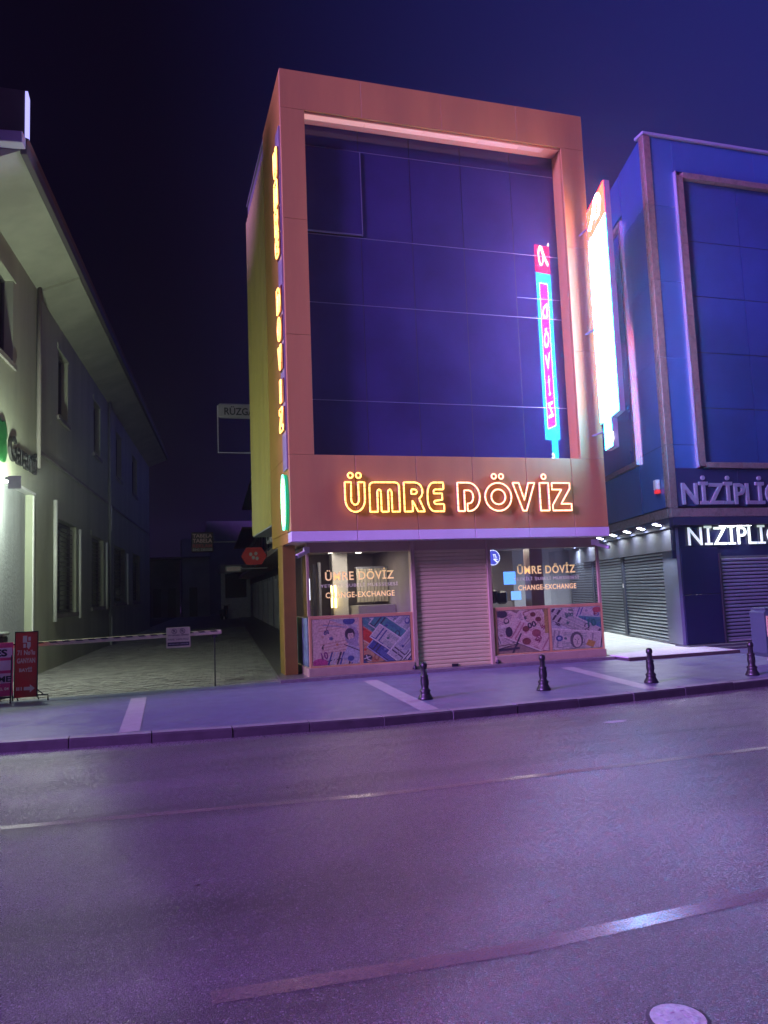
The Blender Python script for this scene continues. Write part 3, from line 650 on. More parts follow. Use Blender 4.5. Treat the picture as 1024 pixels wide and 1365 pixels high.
for rx, rz, mm in ((.19, .54, G_), (.15, .46, NEON_L), (.09, .32, G_)):
    nb = MB(M_)
    for sg in dash([(p[0], -.02, p[1]) for p in arc(0, 0, rx, rz, 0, 345, 20)], .1, .012):
        if len(sg) > 1: nb.tube(sg, .014, 5)
    nb.build('neon_ring', mm, gs)
# ---- security cameras on the shop corners
def cam_thing(loc, label, a):
    t = thing('security_camera', label, 'security camera', loc, 'security cameras at the shop corners'); M = plane(loc, a)
    MB(M).box(-.02, .02, -.02, .16, -.02, .10, bev=.005).build('bracket', WHITEM, t)
    MB(M @ Matrix.Rotation(R(18), 4, 'X')).box(-.04, .04, -.26, .06, -.06, .02, bev=.015).build('housing', WHITEM, t)
    MB(M @ Matrix.Rotation(R(18), 4, 'X')).box(-.026, .026, -.268, -.261, -.046, .006).build('lens', DARK, t)
cam_thing((2.93, 15.12, 2.52), 'white security camera under the left end of the purple trim', R(-50))
cam_thing((9.55, 15.0, 2.55), 'dark security camera under the right end of the purple trim', R(40))

# ------------------------------------------------------------ projecting light-box sign at the right corner
PX = 9.33; sg_ = thing('projecting_light_sign', 'tall bright cyan and magenta light box sign reading döviz, projecting from the right corner', 'illuminated sign', (PX, 13.8, 4.5))
y0_, y1_ = 13.44, 14.16
prof = [(y0_, 4.62), (y0_+.18, 4.52), (y1_-.05, 4.46), (y1_, 4.5), (y1_, 9.95), (y0_, 10.30)]
MB().prism([(y0_, 5.2), (y0_+.30, 5.12), (y0_+.30, 4.50), (y1_-.12, 4.46), (y1_-.12, 5.06), (y1_, 5.06), (y1_, 9.80), (y0_, 10.20)][::-1], 'x', PX-.07, PX+.07).build('casing', mat('sign_casing', (.3, .3, .32), .4), sg_)
CY = LEDN('cyan_face', (.013, .42, 1.0), 54.0); MG = LEDN('magenta_face', (1, .022, .26), 35); RD = LEDN('red_face', (1, .010, .004), 30); WH = LEDN('white_face', (1, .93, .96), 42.0); OR_ = LEDN('orange_face', (1, .40, .05), 4)
for sgn in (-1, 1):
    xf = PX+sgn*.072; e = .0015*sgn; gr = (lambda f: f) 
    def face(name, pts, m, k=0): return MB().add([(xf+e*k, a, b) for a, b in (pts if sgn > 0 else pts[::-1])], [tuple(range(len(pts)))]).build(name, m, sg_)
    face('cyan_face', [(y0_+.01, 5.21), (y0_+.31, 5.13), (y0_+.31, 4.52), (y1_-.13, 4.48), (y1_-.13, 5.07), (y1_-.01, 5.07), (y1_-.01, 9.10), (y0_+.01, 9.46)], CY)
    face('red_face', [(y0_+.01, 9.47), (y1_-.01, 9.11), (y1_-.01, 9.79), (y0_+.01, 10.19)], RD)
    face('panel_border', [(y0_+.16, 5.43), (y1_-.16, 5.43), (y1_-.16, 8.93), (y0_+.16, 9.13)], WH, 1)
    face('magenta_panel', [(y0_+.175, 5.45), (y1_-.175, 5.45), (y1_-.175, 8.91), (y0_+.175, 9.11)], MG, 2)
    # white ribbon loop in the red head
    M_ = Matrix.Translation((xf+e*2, 13.8, 0)) @ Matrix.Rotation(R(-90 if sgn < 0 else 90), 4, 'Z')
    mb = MB(M_)
    pts = [(-.28, 9.36), (-.12, 9.62), (.02, 9.95), (.12, 10.0), (.17, 9.85), (.10, 9.55), (.0, 9.5), (-.08, 9.62), (-.02, 9.9)]
    for i in range(len(pts)-1):
        (a, b), (c_, d_) = pts[i], pts[i+1]; nx, nz = -(d_-b), c_-a; l_ = math.hypot(nx, nz); w1 = .035+.012*math.sin(i*.9)
        nx, nz = nx/l_*w1, nz/l_*w1; mb.quad((a-nx, -.0002*i, b-nz), (c_-nx, -.0002*i, d_-nz), (c_+nx, -.0002*i, d_+nz), (a+nx, -.0002*i, b+nz))
    mb.build('ribbon_emblem', WH, sg_)
    for s_, zc, hh in (('D', 8.12, .36), ('Ö', 7.40, .50), ('V', 6.87, .38), ('İ', 6.22, .50), ('Z', 5.68, .38)):
        w_ = .09 if s_ == 'İ' else .26
        text(s_, M_ @ Matrix.Translation((-w_/2, -.001*1, zc)), hh, w_, WH, sg_, 'letter', 0, .03)
    text('G', M_ @ Matrix.Translation((-.05, -.001, 4.62)), .2, .13, WH, sg_, 'letter', 0, .03)
for z in (4.9, 7.2, 9.5): MB().tube([(PX, y1_-.02, z), (PX, YF+.005, z)], .022, 8).build('bracket', GREYM, sg_)

# ------------------------------------------------------------ neighbour with dark blue stone, right
NB = thing('dark_blue_shop_building', 'dark blue stone clad building with brown marble trims and closed shutters on the right', 'building', (16, 20, 0))
NX, NY = 12.14, 15.82; AD = math.atan2(.3, 1)         # side wall runs back and to the right
MS = Matrix.Translation((NX, NY, 0)) @ Matrix.Rotation(-AD, 4, 'Z') @ Matrix.Rotation(R(90), 4, 'Z')
# side frame: local x runs back along the wall, local y to -x side(outwards = +y) 
zs = [3.46, 5.0, 7.2, 9.2, 11.2, 13.05]
xs_f = [NX+.22, 13.2]
# front stone slabs round the window opening
for z0, z1 in zip(zs, zs[1:]): Box('stone_slab', NAVY, NB, NX+.205, 13.0, NY, NY+.06, z0+.004, z1-.004, bev=.003)
for a, b in ((13.004, 15.6), (15.604, 18.4), (18.404, 21)): Box('stone_slab', NAVY, NB, a, b, NY, NY+.06, 12.20, 13.046, bev=.003)
for z0, z1 in zip(zs, zs[1:]):
    Box('corner_stone', COPPER, NB, NX-.002, NX+.2, NY-.03, NY+.06, z0+.005, z1-.005, bev=.006)
Box('corner_stone', COPPER, NB, NX+.0, NX+.2, NY-.03, NY+.06, 3.42, 3.462, bev=.004)
Box('stone_core', JOINT_DARK, NB, NX+.06, 21, NY+.065, NY+.12, 3.2, 13.0)
# window band frame in brown marble
for z0, z1 in ((4.46, 6.4), (6.4, 8.3), (8.3, 10.2), (10.2, 12.05)): Box('window_surround', COPPER, NB, 13.02, 13.22, NY-.09, NY+.08, z0+.003, z1-.003, bev=.005)
Box('metal_edge', mat('bright_edge', (.8, .75, .8), .2, metal=.8), NB, 12.985, 13.015, NY-.10, NY+.06, 4.42, 12.15)
for a, b in ((13.22, 14.3), (14.3, 16), (16, 18), (18, 21)):
    Box('window_surround', COPPER, NB, a+.004, b-.004, NY-.09, NY+.08, 12.0, 12.15, bev=.005); Box('window_surround', COPPER, NB, a+.004, b-.004, NY-.09, NY+.08, 4.42, 4.56, bev=.005)
for i, (a, b) in enumerate(zip((13.225, 14.95, 16.6, 18.3), (14.945, 16.595, 18.295, 20))):
    for z0, z1 in ((4.57, 5.96), (5.97, 7.40), (7.41, 8.88), (8.89, 10.35), (10.36, 11.98)):
        Box('glass_pane', NAVY_GLASS, NB, a+.006, b-.006, NY+.03, NY+.05, z0+.006, z1-.006)
Box('parapet_cap', mat('cap_stone', (.2, .22, .32), .4), NB, NX-.03, 21, NY-.06, NY+.3, 13.06, 13.14, bev=.01)
# name band
for a, b in ((NX+.21, 14.2), (14.2, 16.4), (16.4, 18.6)): Box('name_panel', mat('name_panel_navy', (.02, .022, .07), .25), NB, a+.003, b-.003, NY-.01, NY+.05, 3.46, 4.41, bev=.003)
for a, b in ((NX+.0, 13.6), (13.6, 15.4), (15.4, 17.2), (17.2, 19)): Box('marble_band', COPPER, NB, a+.003, b-.003, NY-.05, NY+.06, 3.20, 3.415, bev=.005)
LET = mat('brushed_letter', (.50, .50, .58), .3, metal=.55, vary=.2, vscale=10)
text('NİZİPLİOĞLU', plane((12.48, NY-.012, 3.50)), .73, 4.35, LET, NB, 'name_lettering', .05, .015)
Box('fascia_beam', mat('dark_beam', (.02, .022, .05), .4), NB, NX+.02, 19, NY-.04, NY+.05, 3.0, 3.197)
text('NİZİPLİOĞLU', plane((12.64, NY+.075, 2.50)), 0.62, 4.1, mat('glowing_letter', (.7, .75, .7), .4, emit=(.80, 1, .82), es=.34), NB, 'name_lettering', .02, .0)  # emission stands in for spotlight falling on the lower letters
# ground floor front: dark panel and shutter
GB = mat('black_glass_panel', (.008, .009, .035), .12, rvary=.06)
Box('panel', GB, NB, 12.36, 13.44, NY+.02, NY+.08, .11, 1.30, bev=.004); Box('panel', GB, NB, 12.36, 13.44, NY+.02, NY+.08, 1.31, 2.45, bev=.004)
Box('panel', GB, NB, 12.2, 19, NY+.11, NY+.15, 2.2, 3.3)
SLAT = mat('steel_shutter', (.30, .33, .38), .28, metal=.6, vary=.15, vscale=3)
def shutter(M, x0, x1, z0, z1, pitch, nm='roller_shutter', depth=.035):
    r = Box(nm, mat('shutter_dark', (.03, .03, .045), .6), NB, x0, x1, .05, .07, z0, z1, M=M)
    z = z0; first = None
    while z < z1-pitch*.5:
        if first is None:
            first = MB(M).prism([(.045, z+.004), (.02, z+pitch*.10), (.045-depth, z+pitch*.45), (.045-depth, z+pitch*.62), (.045, z+pitch*.70)], 'x', x0+.004, x1-.004).build('slat', SLAT, r); c = first
        else:
            c = first.copy(); S.collection.objects.link(c); c.parent = r; c.location.z = z-z0
        z += pitch
    Box('bottom_rail', GREYM, r, x0, x1, .0, .05, z0-.03, z0, M=M)
    return r
shutter(plane((0, NY, 0)), 13.5, 17.0, .16, 2.22, .088)
Box('shutter_guide', DARK, NB, 13.445, 13.495, NY-.02, NY+.08, .1, 2.3)
Box('step', mat('dark_step', (.05, .05, .06), .4), NB, 12.2, 19, NY-.22, NY+.3, -.02, .10, bev=.01)
Box('step', mat('dark_step', (.05, .05, .06), .4), NB, 12.0, 19, NY-.5, NY-.225, -.02, .05, bev=.01)
# side wall (local x = distance back, local -y = outward)
MSD = Matrix.Translation((NX, NY, 0)) @ Matrix.Rotation(R(90)-AD, 4, 'Z') @ Matrix.Scale(-1, 4, (0, 1, 0))
def SB(name, m, *a, **k):
    o = Box(name, m, NB, *a, M=MSD, **k); return o
xb = [.12, 2.0, 4.2, 6.4, 9.0]
for z0, z1 in zip(zs, zs[1:]):
    SB('corner_stone', COPPER, .065, .22, -.028, .03, z0+.005, z1-.005)
    for a, b in ((.225, 1.9), ): SB('stone_slab', NAVY, a, b, -.02, .03, z0+.004, z1-.004)
    SB('stone_slab', NAVY, 6.3, 9.0, -.02, .03, z0+.004, z1-.004)
for a, b in zip(xb, xb[1:]):
    if a > 1: SB('stone_slab', NAVY, a-.05, b-.06, -.02, .03, 11.9, 13.04); SB('stone_slab', NAVY, a-.05, b-.06, -.02, .03, 3.46, 4.78)
for z0, z1 in ((4.8, 6.5), (6.5, 8.2), (8.2, 10.0), (10.0, 11.7)): SB('window_surround', COPPER, 1.91, 2.05, -.10, .03, z0+.003, z1-.003)
SB('metal_edge', MATS['bright_edge'], 1.88, 1.905, -.11, .02, 4.8, 11.7)
SB('window_surround', COPPER, 2.06, 6.2, -.08, .03, 4.79, 4.93); SB('window_surround', COPPER, 2.06, 6.2, -.08, .03, 11.6, 11.74)
for z0, z1 in ((4.95, 6.6), (6.61, 8.3), (8.31, 10.0), (10.01, 11.58)):
    for a, b in ((2.07, 4.1), (4.11, 6.2)): SB('glass_pane', NAVY_GLASS, a, b, .0, .03, z0, z1)
SB('marble_band', COPPER, .07, 11, -.05, .03, 3.2, 3.42)
SB('stone_core', JOINT_DARK, .1, 9, .035, .08, 2.4, 13.0)
SB('fascia_beam', MATS['dark_beam'], .07, 11, -.03, .03, 2.95, 3.197)
# lower side wall set back
SB('side_pier', mat('blue_grey_panel', (.10, .11, .15), .35, vary=.2, vscale=2), .15, 1.10, .12, .2, .1, 2.5)
SB('side_band', MATS['blue_grey_panel'], .15, 11, .125, .2, 2.4, 2.95)
MSH = MSD @ Matrix.Translation((0, .12, 0))
shutter(MSH, 1.13, 4.3, .12, 2.38, .088); shutter(MSH, 4.55, 7.6, .12, 2.38, .088); shutter(MSH, 7.85, 10.9, .12, 2.38, .088)
SB('side_pier', mat('dark_pier', (.03, .035, .06), .4), 4.31, 4.54, .10, .2, .1, 2.45)
SB('lock_plate', WHITEM, 4.40, 4.46, .085, .1, 1.5, 1.62)
SB('side_pier', MATS['dark_pier'], 7.61, 7.84, .10, .2, .1, 2.45)
SB('alarm_box', WHITEM, .48, .66, -.14, -.03, 3.95, 4.2, bev=.01, label='small white and red alarm box')
SB('alarm_lens', LEDN('red_lens', (1, .03, .03), .5), .48, .66, -.13, -.035, 3.86, 3.945)
Box('wall', JOINT_DARK, NB, NX+3.6, 19, NY+2.5, 26.5, .1, 12.9)
# floodlights on the side wall
WL = LEDN('floodlight_face', (.92, .97, 1), 22)
fl0 = None
for i, (u, lab) in enumerate(((.55, 'nearest the corner'), (1.75, 'second from the corner'), (2.9, 'third from the corner'), (4.2, 'fourth from the corner'), (5.6, 'fifth from the corner'), (7.6, 'second from the far end, added to light the far shutters'), (9.4, 'farthest back in the passage, added to light the far shutters'))):  # the two farthest back are added to brighten the far shutters
    p = MSD @ Vector((u, -.16, 3.08)); t = thing('floodlight', 'lit white floodlight under the marble band of the blue building, '+lab, 'floodlight', tuple(p), 'floodlights along the side of the blue building')
    M_ = Matrix.Translation(p) @ Matrix.Rotation(-AD, 4, 'Z') @ Matrix.Rotation(R(20), 4, 'Y')
    MB(M_).box(-.09, .09, -.13, .13, -.02, .03, bev=.01).build('housing', GREYM, t)
    MB(M_).quad((-.08, -.12, -.022), (-.08, .12, -.022), (.08, .12, -.022), (.08, -.12, -.022)).build('lens', WL, t)
    MB(M_).box(.08, .15, -.015, .015, .0, .02).build('arm', GREYM, t)
    ld = bpy.data.lights.new('floodlight_beam', 'AREA'); ld.energy = (34, 26, 26, 26, 30, 70, 90)[i]; ld.size = .16; ld.color = (.86, .95, 1.0); ld.spread = R(150)
    lo = bpy.data.objects.new('floodlight_beam', ld); S.collection.objects.link(lo); lo.parent = t; lo.location = (-.02, -.02, -.035)
for xx_ in (13.9, 15.9):
    t = thing('tube_lamp', 'white tube lamp behind the dark beam, above the '+('left part of' if xx_ < 15 else 'far right part of')+' the front shutter', 'lamp', (xx_, NY-.02, 2.97), 'tube lamps above the right shop front')
    MB().box(xx_-.5, xx_+.5, NY-.16, NY-.10, 2.96, 3.02, bev=.01).build('housing', DARK, t)
    MB().quad((xx_-.48, NY-.15, 2.957), (xx_-.48, NY-.11, 2.957), (xx_+.48, NY-.11, 2.957), (xx_+.48, NY-.15, 2.957)).build('lens', WL, t)
    ld = bpy.data.lights.new('tube_lamp_beam', 'AREA'); ld.shape = 'RECTANGLE'; ld.size = .95; ld.size_y = .05; ld.energy = 9; ld.color = (.86, .95, 1)
    lo = bpy.data.objects.new('tube_lamp_beam', ld); S.collection.objects.link(lo); lo.parent = t; lo.location = (0, -.11, -.03)
# pale tiled passage between the two buildings
mb = MB().prism([(9.76, 14.45), (12.6, 14.45), (12.6, 15.0), (16.2, 27), (9.76, 27)], 'z', -.1, .055); pas = mb.build('passage_floor', GROUT, None, kind='structure')
yy = 14.46
while yy < 22:
    xx_ = 9.765
    while xx_ < 12.3+max(0, (yy-15.8)*.3):
        MB().box(xx_, min(xx_+.59, 12.58+max(0, (yy-14.9)*.3)), yy, yy+.59, .05, .075+random.uniform(-.001, .001)).build('floor_tile', FLOORW, pas)
        xx_ += .594
    yy += .594
Box('gap_wall', mat('gap_wall', (.42, .42, .44), .8), None, 9.6, 17, 27.2, 27.5, 0, 11, label='dark wall closing the passage between the orange and blue buildings', category='wall')
Box('passage_step', mat('step_edge', (.05, .035, .03), .5), None, 9.74, 12.6, 14.40, 14.448, -.01, .07, kind='structure')

# ------------------------------------------------------------ long plastered building, left
G = thing('long_plastered_building', 'long old cream plastered bank building with deep eaves along the left of the alley', 'building', (-5, 30, 0))
AG = math.atan(.098)
MG_ = Matrix.Translation((-2.69, 20.32, 0)) @ Matrix.Rotation(R(90)-AG, 4, 'Z')   # local x back along wall, local -y towards the alley, +y into the building
def GBx(name, m, *a, **k): return Box(name, m, G, *a, M=MG_, **k)
def wallpieces(x0, x1, z0, z1, holes, m):
    """wall with real openings: holes (a,b,c,d)"""
    xs_ = sorted({x0, x1, *[h[0] for h in holes], *[h[1] for h in holes]}); mb = MB(MG_)
    for a, b in zip(xs_, xs_[1:]):
        hs = sorted([(h[2], h[3]) for h in holes if h[0] <= a+1e-6 and h[1] >= b-1e-6]); z = z0
        for c, d_ in hs+[(z1, z1)]:
            if c > z: mb.box(a, b, 0, .35, z, c)
            z = d_
    return mb.build('wall', m, G)
low = [(2.13, 5.1, 1.40, 4.0), (7.8, 10.3, 1.50, 3.96), (13.0, 16.3, 1.6, 3.95), (19, 22, 1.6, 3.95)]
upp = [(-3.4, -2.1, 7.0, 8.9), (2.5, 3.8, 6.9, 8.8), (8.2, 9.6, 6.9, 8.8), (13.6, 15.2, 6.9, 8.8), (19, 21, 6.9, 8.8)]
wallpieces(-6.0, 27, -.1, 9.9, low+upp+[(-6.0, -.25, -.1, 4.33)], PLASTER)
GBx('recess_wall', ROUGHCAST, -6.0, -.25, .16, .35, -.1, 4.33)
GBx('recess_lintel', mat('white_lintel', (.75, .76, .74), .5), -6.0, -.12, -.05, .155, 4.31, 4.37, bev=.006)
GBx('white_corner_strip', WHITEP, -.24, -.12, -.03, .15, .25, 4.30, bev=.01)
GBx('drip_ledge', PLASTER_D, .1, 27, -.05, -.002, 5.42, 5.52, bev=.01)
WIN_D = mat('dark_window_glass', (.02, .02, .02), .2, vary=.2, vscale=3)
for i, (a, b, c, d_) in enumerate(low+upp):
    f = GBx('window', WIN_D, a+.06, b-.06, .22, .24, c+.05, d_-.05)
    fr = MATS['dark_alu']
    for q in ((a, a+.06, c, d_), (b-.06, b, c, d_), (a+.06, b-.06, c, c+.06), (a+.06, b-.06, d_-.06, d_), ((a+b)/2-.03, (a+b)/2+.03, c+.06, d_-.06)): Box('frame', fr, f, q[0], q[1], .18, .25, q[2], q[3], M=MG_)
    if i < 4:
        for k in range(int((d_-c)/.14)): Box('security_bar', fr, f, a+.06, b-.06, .10, .115, c+.08+k*.14, c+.095+k*.14, M=MG_)
    Box('surround', PLASTER, f, a-.16, b+.16, -.03, -.002, d_, d_+.16, M=MG_); Box('sill', PLASTER_D, f, a-.16, b+.16, -.06, -.002, c-.12, c-.001, M=MG_)
# white plastic pipes beside the windows
for u, z0, z1 in ((1.9, 1.2, 4.45), (5.35, 1.2, 3.95), (10.6, 1.4, 3.9), (16.6, 1.5, 3.8)):
    MB(MG_).tube([(u, -.07, z0), (u, -.07, z1)], .055 if u < 2 else .04, 8).build('conduit', WHITEP, G, smooth=True)
# downpipes
for u in (.0, 11.4):
    o = MB(MG_).tube([(u, -.07, .3 if u else 5.0), (u, -.07, 9.6)], .055, 8).build('downpipe', PLASTER_D if not u else GREYM, G, smooth=True)
MB(MG_).tube([(11.45, -.1, 4.4), (11.45, -.1, 5.4)], .045, 8).build('downpipe', WHITEP, G, smooth=True)
MB(MG_).tube([(11.45, -.1, .0), (11.45, -.1, 1.1)], .045, 8).build('downpipe', WHITEP, G, smooth=True)
# eaves: sloping soffit, fascia board, gutter, roof
def eave(u0, u1, dz):
    mb = MB(MG_); mb.prism([(.05, 9.55+dz), (-1.0, 9.98+dz), (-1.0, 10.06+dz), (.05, 10.1+dz)], 'x', u0, u1); mb.build('eave_soffit', PLASTER, G)
eave(-5.6, .1, 0); eave(.105, 27, -.07)
GBx('fascia_board', mat('dark_fascia', (.10, .095, .09), .7), -5.6, 27, -1.12, -1.005, 9.92, 10.2, bev=.01)
mb = MB(MG_); mb.prism([(-1.15, 10.22), (.4, 10.75), (.4, 10.6), (-1.1, 10.1)], 'x', -5.6, 27); mb.build('roof', mat('roof_tile', (.12, .07, .05), .8), G)
GBx('front_eave_edge', mat('pale_eave', (.55, .55, .6), .4), -5.85, -5.61, -1.10, 2.0, 10.0, 10.22, bev=.01)
# gable box above the street corner; its edge glows in place of lamp light
gb = MB().box(-6.5, -2.27, 15.35, 15.6, 10.45, 11.62).build('gable_board', mat('gable_board', (.11, .09, .075), .6, vary=.25, vscale=2), G)
MB().box(-2.262, -2.215, 15.33, 15.6, 10.35, 11.60).build('edge_glow', LEDN('lavender_edge', (.36, .34, .95), 1.0), gb)
# bank name
text('Garanti', MG_ @ Matrix.Translation((-2.45, -.012, 4.80)), .56, 2.3, mat('black_letter', (.01, .01, .01), .5), G, 'name_lettering', .06, .01)
CL = mat('clover_green', (.01, .07, .018), .4)
mb = MB(MG_)
for k in range(4):
    a = R(45+90*k); cx_, cz_ = -3.05+.24*math.cos(a), 5.1+.26*math.sin(a)
    mb.k = 0; mb.prism([(cx_+.24*math.cos(t*.5), cz_+.26*math.sin(t*.5)) for t in range(12)], 'y', -.06, -.012)
mb.build('clover_emblem', CL, G)
# porch lamp over the recess
lp = MG_ @ Vector((-3.3, -.30, 4.22)); t = thing('wall_lamp', 'bright white lamp under the lintel by the rough plastered recess at left edge', 'wall lamp', tuple(lp))
MB(Matrix.Translation(lp)).box(-.09, .09, -.14, .14, -.03, .05, bev=.02).build('housing', WHITEM, t)
MB(Matrix.Translation(lp)).box(-.02, .22, -.165, -.150, -.20, .06).build('light_shield', WHITEM, t)  # added plate that keeps the lamp's light off the road
MB(Matrix.Translation(lp)).quad((-.08, -.12, -.032), (-.08, .12, -.032), (.08, .12, -.032), (.08, -.12, -.032)).build('lens', LEDN('lamp_lens', (.9, 1, .9), 25), t)
ld = bpy.data.lights.new('wall_lamp_beam', 'POINT'); ld.energy = 360; ld.shadow_soft_size = .1; ld.color = (.86, 1.0, .80)
lo = bpy.data.objects.new('wall_lamp_beam', ld); S.collection.objects.link(lo); lo.parent = t; lo.location = (.13, 0, -.08)

# ------------------------------------------------------------ right side row down the alley, far end
def row_frame(y0): return Matrix.Translation((4.2+.078*(y0-16.5), y0, 0)) @ Matrix.Rotation(R(90)-math.atan(.078), 4, 'Z') @ Matrix.Scale(-1, 4, (0, 1, 0))
RW = mat('row_plaster', (.40, .36, .33), .85, vary=.4, vscale=1.5, streak=1); RSH = mat('row_white_frame', (.75, .75, .76), .5, vary=.2, vscale=4); RDK = mat('row_dark', (.03, .028, .03), .5)
for (y0, y1, h, lab) in ((20.45, 32, 8.6, 'dim plastered row house behind the yellow cladding'), (32.05, 50, 7.2, 'darker low row of shops farther down the alley'), (50.05, 72, 6.0, 'low dark building at the far right end of the alley')):
    t = thing('row_building', lab, 'building', (6, (y0+y1)/2, 0)); M_ = row_frame(y0); ln = y1-y0
    MB(M_).box(0, ln, .1, 3.0, -.05, h).build('wall', RW, t)
    MB(M_).box(0, ln, -1.1, .1, 3.0, 3.2).build('canopy', RW, t)
    MB(M_).box(0, ln, -1.15, 3, h, h+.12).build('roof', RDK, t)
    u = .3; k = 0
    while u < ln-1.6:
        f = MB(M_).box(u, u+1.5, .06, .098, .05, 2.5).build('shop_window', RDK, t)
        for q in ((u, u+.12, .0, .12), (u+1.38, u+1.5, .0, .12)): Box('frame', RSH, f, q[0], q[1], -.04, .058, .05, 2.6, M=M_)
        Box('frame', RSH, f, u+.12, u+1.38, -.02, .058, 2.45, 2.6, M=M_)
        if k % 2: Box('shutter_panel', RSH, f, u+.13, u+1.37, .0, .05, .06, 2.4, M=M_)
        w2 = MB(M_).box(u+.2, u+1.1, .05, .098, 4.2, 5.6).build('window', RDK, t); Box('sill', RSH, w2, u+.1, u+1.2, -.05, .05, 4.1, 4.2, M=M_)
        u += 2.1; k += 1
def ac(x, y, z, lab):
    t = thing('air_conditioner', lab, 'air conditioner', (x, y, z), 'air conditioners over the alley')
    MB().box(x, x+.35, y, y+.8, z, z+.55, bev=.02).build('casing', RSH, t)
    M_ = Matrix.Translation((x-.006, y+.35, z+.28)) @ Matrix.Rotation(R(-90), 4, 'Y')
    MB(M_).lathe([(.2, 0), (.2, .01), (.06, .012), (0, .012)], n=16).build('fan_grille', RDK, t)
ac(3.35, 21.4, 3.35, 'pale air conditioner box beside the end of the yellow cladding'); ac(3.75, 25.2, 3.4, 'air conditioner box above the shop fronts in the alley'); ac(3.3, 22.2, 6.3, 'upper air conditioner under the rounded sign')
def hang_sign(name, lab, x0, x1, y, z0, z1, face, lines, inkc, round_=0):
    t = thing(name, lab, 'sign', (x0, y, z0))
    MB().box(x0, x1, y, y+.14, z0, z1, bev=.04).build('board', face, t)
    for s_, zz, hh, c, mx in lines: text(s_, plane((x0+mx, y-.004, zz)), hh, (x1-x0)-2*mx, c, t, 'lettering', .002, .02)
    MB().tube([(x1, y+.07, (z0+z1)/2), (x1+1.0, y+.07, (z0+z1)/2)], .03, 6).build('bracket', GREYM, t)
    return t
WB = mat('dim_white_board', (.42, .40, .42), .5, vary=.2, vscale=3); RB = mat('red_board', (.60, .04, .04), .45, vary=.2, vscale=3); BK = mat('black_print', (.015, .015, .02), .5); PK = mat('pink_print', (.62, .38, .38), .5); DKB = mat('dark_board', (.06, .03, .035), .5)
rz = thing('rounded_hanging_sign', 'dim white rounded sign on a thin frame high above the alley', 'sign', (2.2, 27, 8.2))
MB().box(2.32, 3.9, 27, 27.18, 7.95, 8.48, bev=.07).build('board', WB, rz)
text('RÜZGAR', plane((2.52, 26.99, 8.05)), .32, 1.25, BK, rz, 'lettering', .003, .02)
mb = MB(); mb.tube([(2.30, 27.1, 8.4), (2.30, 27.1, 6.72), (3.9, 27.1, 6.72)], .022, 6); mb.build('frame', RSH, rz)
hang_sign('hanging_sign', 'dim red and white signboard with four text lines, far down the alley', 1.68, 2.62, 34, 3.62, 4.5, DKB,
          (('TABELA', 4.26, .15, PK, .06), ('TABELA', 4.04, .17, PK, .06), ('REKLAM', 3.83, .14, mat('red_print', (.4, .04, .06), .5), .06), ('0342 2301020', 3.68, .11, WB, .06)), 0)
hs = thing('red_hexagon_sign', 'dark red hexagonal sign with pale figures, beside the grey soffit in the alley', 'sign', (3, 27, 3))
hx = [(3.02, 3.06), (3.2, 3.36), (3.72, 3.36), (3.9, 3.06), (3.72, 2.76), (3.2, 2.76)]
MB().prism(hx, 'y', 27, 27.2).build('board', RB, hs)
mb = MB()
for cx_, cz_ in ((3.34, 3.12), (3.52, 3.14), (3.43, 3.0), (3.56, 2.97)): mb.prism([(cx_+.06*math.cos(i), cz_+.07*math.sin(i)) for i in range(6)], 'y', 26.985, 26.999)
mb.build('figures', WB, hs)
MB().tube([(3.9, 27.1, 3.1), (4.9, 27.1, 3.1)], .03, 6).build('bracket', GREYM, hs)
hang_sign('small_white_sign', 'small dim white signboard just left of the red hexagon', 2.75, 3.35, 30, 2.62, 2.85, WB, (('BERBER', 2.66, .13, PK, .05),), 0)
# kiosk
kt = thing('street_kiosk', 'pale kiosk with dark window and white lower panel at the far end of the alley', 'kiosk', (5.6, 60, 0))
kx, ky = 5.45, 60
MB().box(kx, kx+1.75, ky, ky+1.6, -.05, 1.55, bev=.03).build('lower_panel', RSH, kt); MB().box(kx, kx+1.75, ky+.1, ky+1.6, 1.56, 3.4).build('window', WIN_D, kt)
for a in (kx-.32, kx+1.6): MB().box(a, a+.3, ky-.05, ky+.2, -.05, 3.5).build('post', RSH, kt)
MB().box(kx-.4, kx+1.95, ky-.3, ky+1.7, 3.45, 4.1, bev=.03).build('sign_band', WB, kt)
# far wall and building closing the alley
fb = thing('far_end_building', 'dim blue grey building closing the far end of the alley', 'building', (3, 78, 0))
MB().box(-1.0, 2.6, 74, 76, -.05, 5.2).build('wall', mat('far_wall', (.16, .16, .2), .85, vary=.3, vscale=1), fb); MB().box(2.7, 5.1, 71.5, 75, -.05, 7.0).build('wall', mat('far_wall_pale', (.30, .30, .34), .85, vary=.3, vscale=1), fb)
MB().box(5.2, 14, 76, 78, -.05, 9.0).build('wall', MATS['far_wall'], fb)
for a in (.2, 1.5, 3.3): MB().box(a, a+.7, 71.4 if a > 2.7 else 73.9, 71.5 if a > 2.7 else 74, 0, 2.6).build('door', RDK, fb)
MB().box(-1.2, 5.2, 70.9, 74, 5.2, 5.35).build('canopy', RDK, fb)
mt = thing('parked_scooter', 'dark scooter parked in front of the kiosk at the alley end', 'scooter', (5.0, 57, 0))
Mm = plane((5.05, 57, 0), R(70))
for a in (-.6, .6):
    q = MB(Mm @ Matrix.Translation((a, 0, .26)) @ Matrix.Rotation(R(90), 4, 'X')); q.lathe([(.12, -.04), (.24, -.05), (.26, 0), (.24, .05), (.12, .04)], n=18); q.build('wheel', DARK, mt)
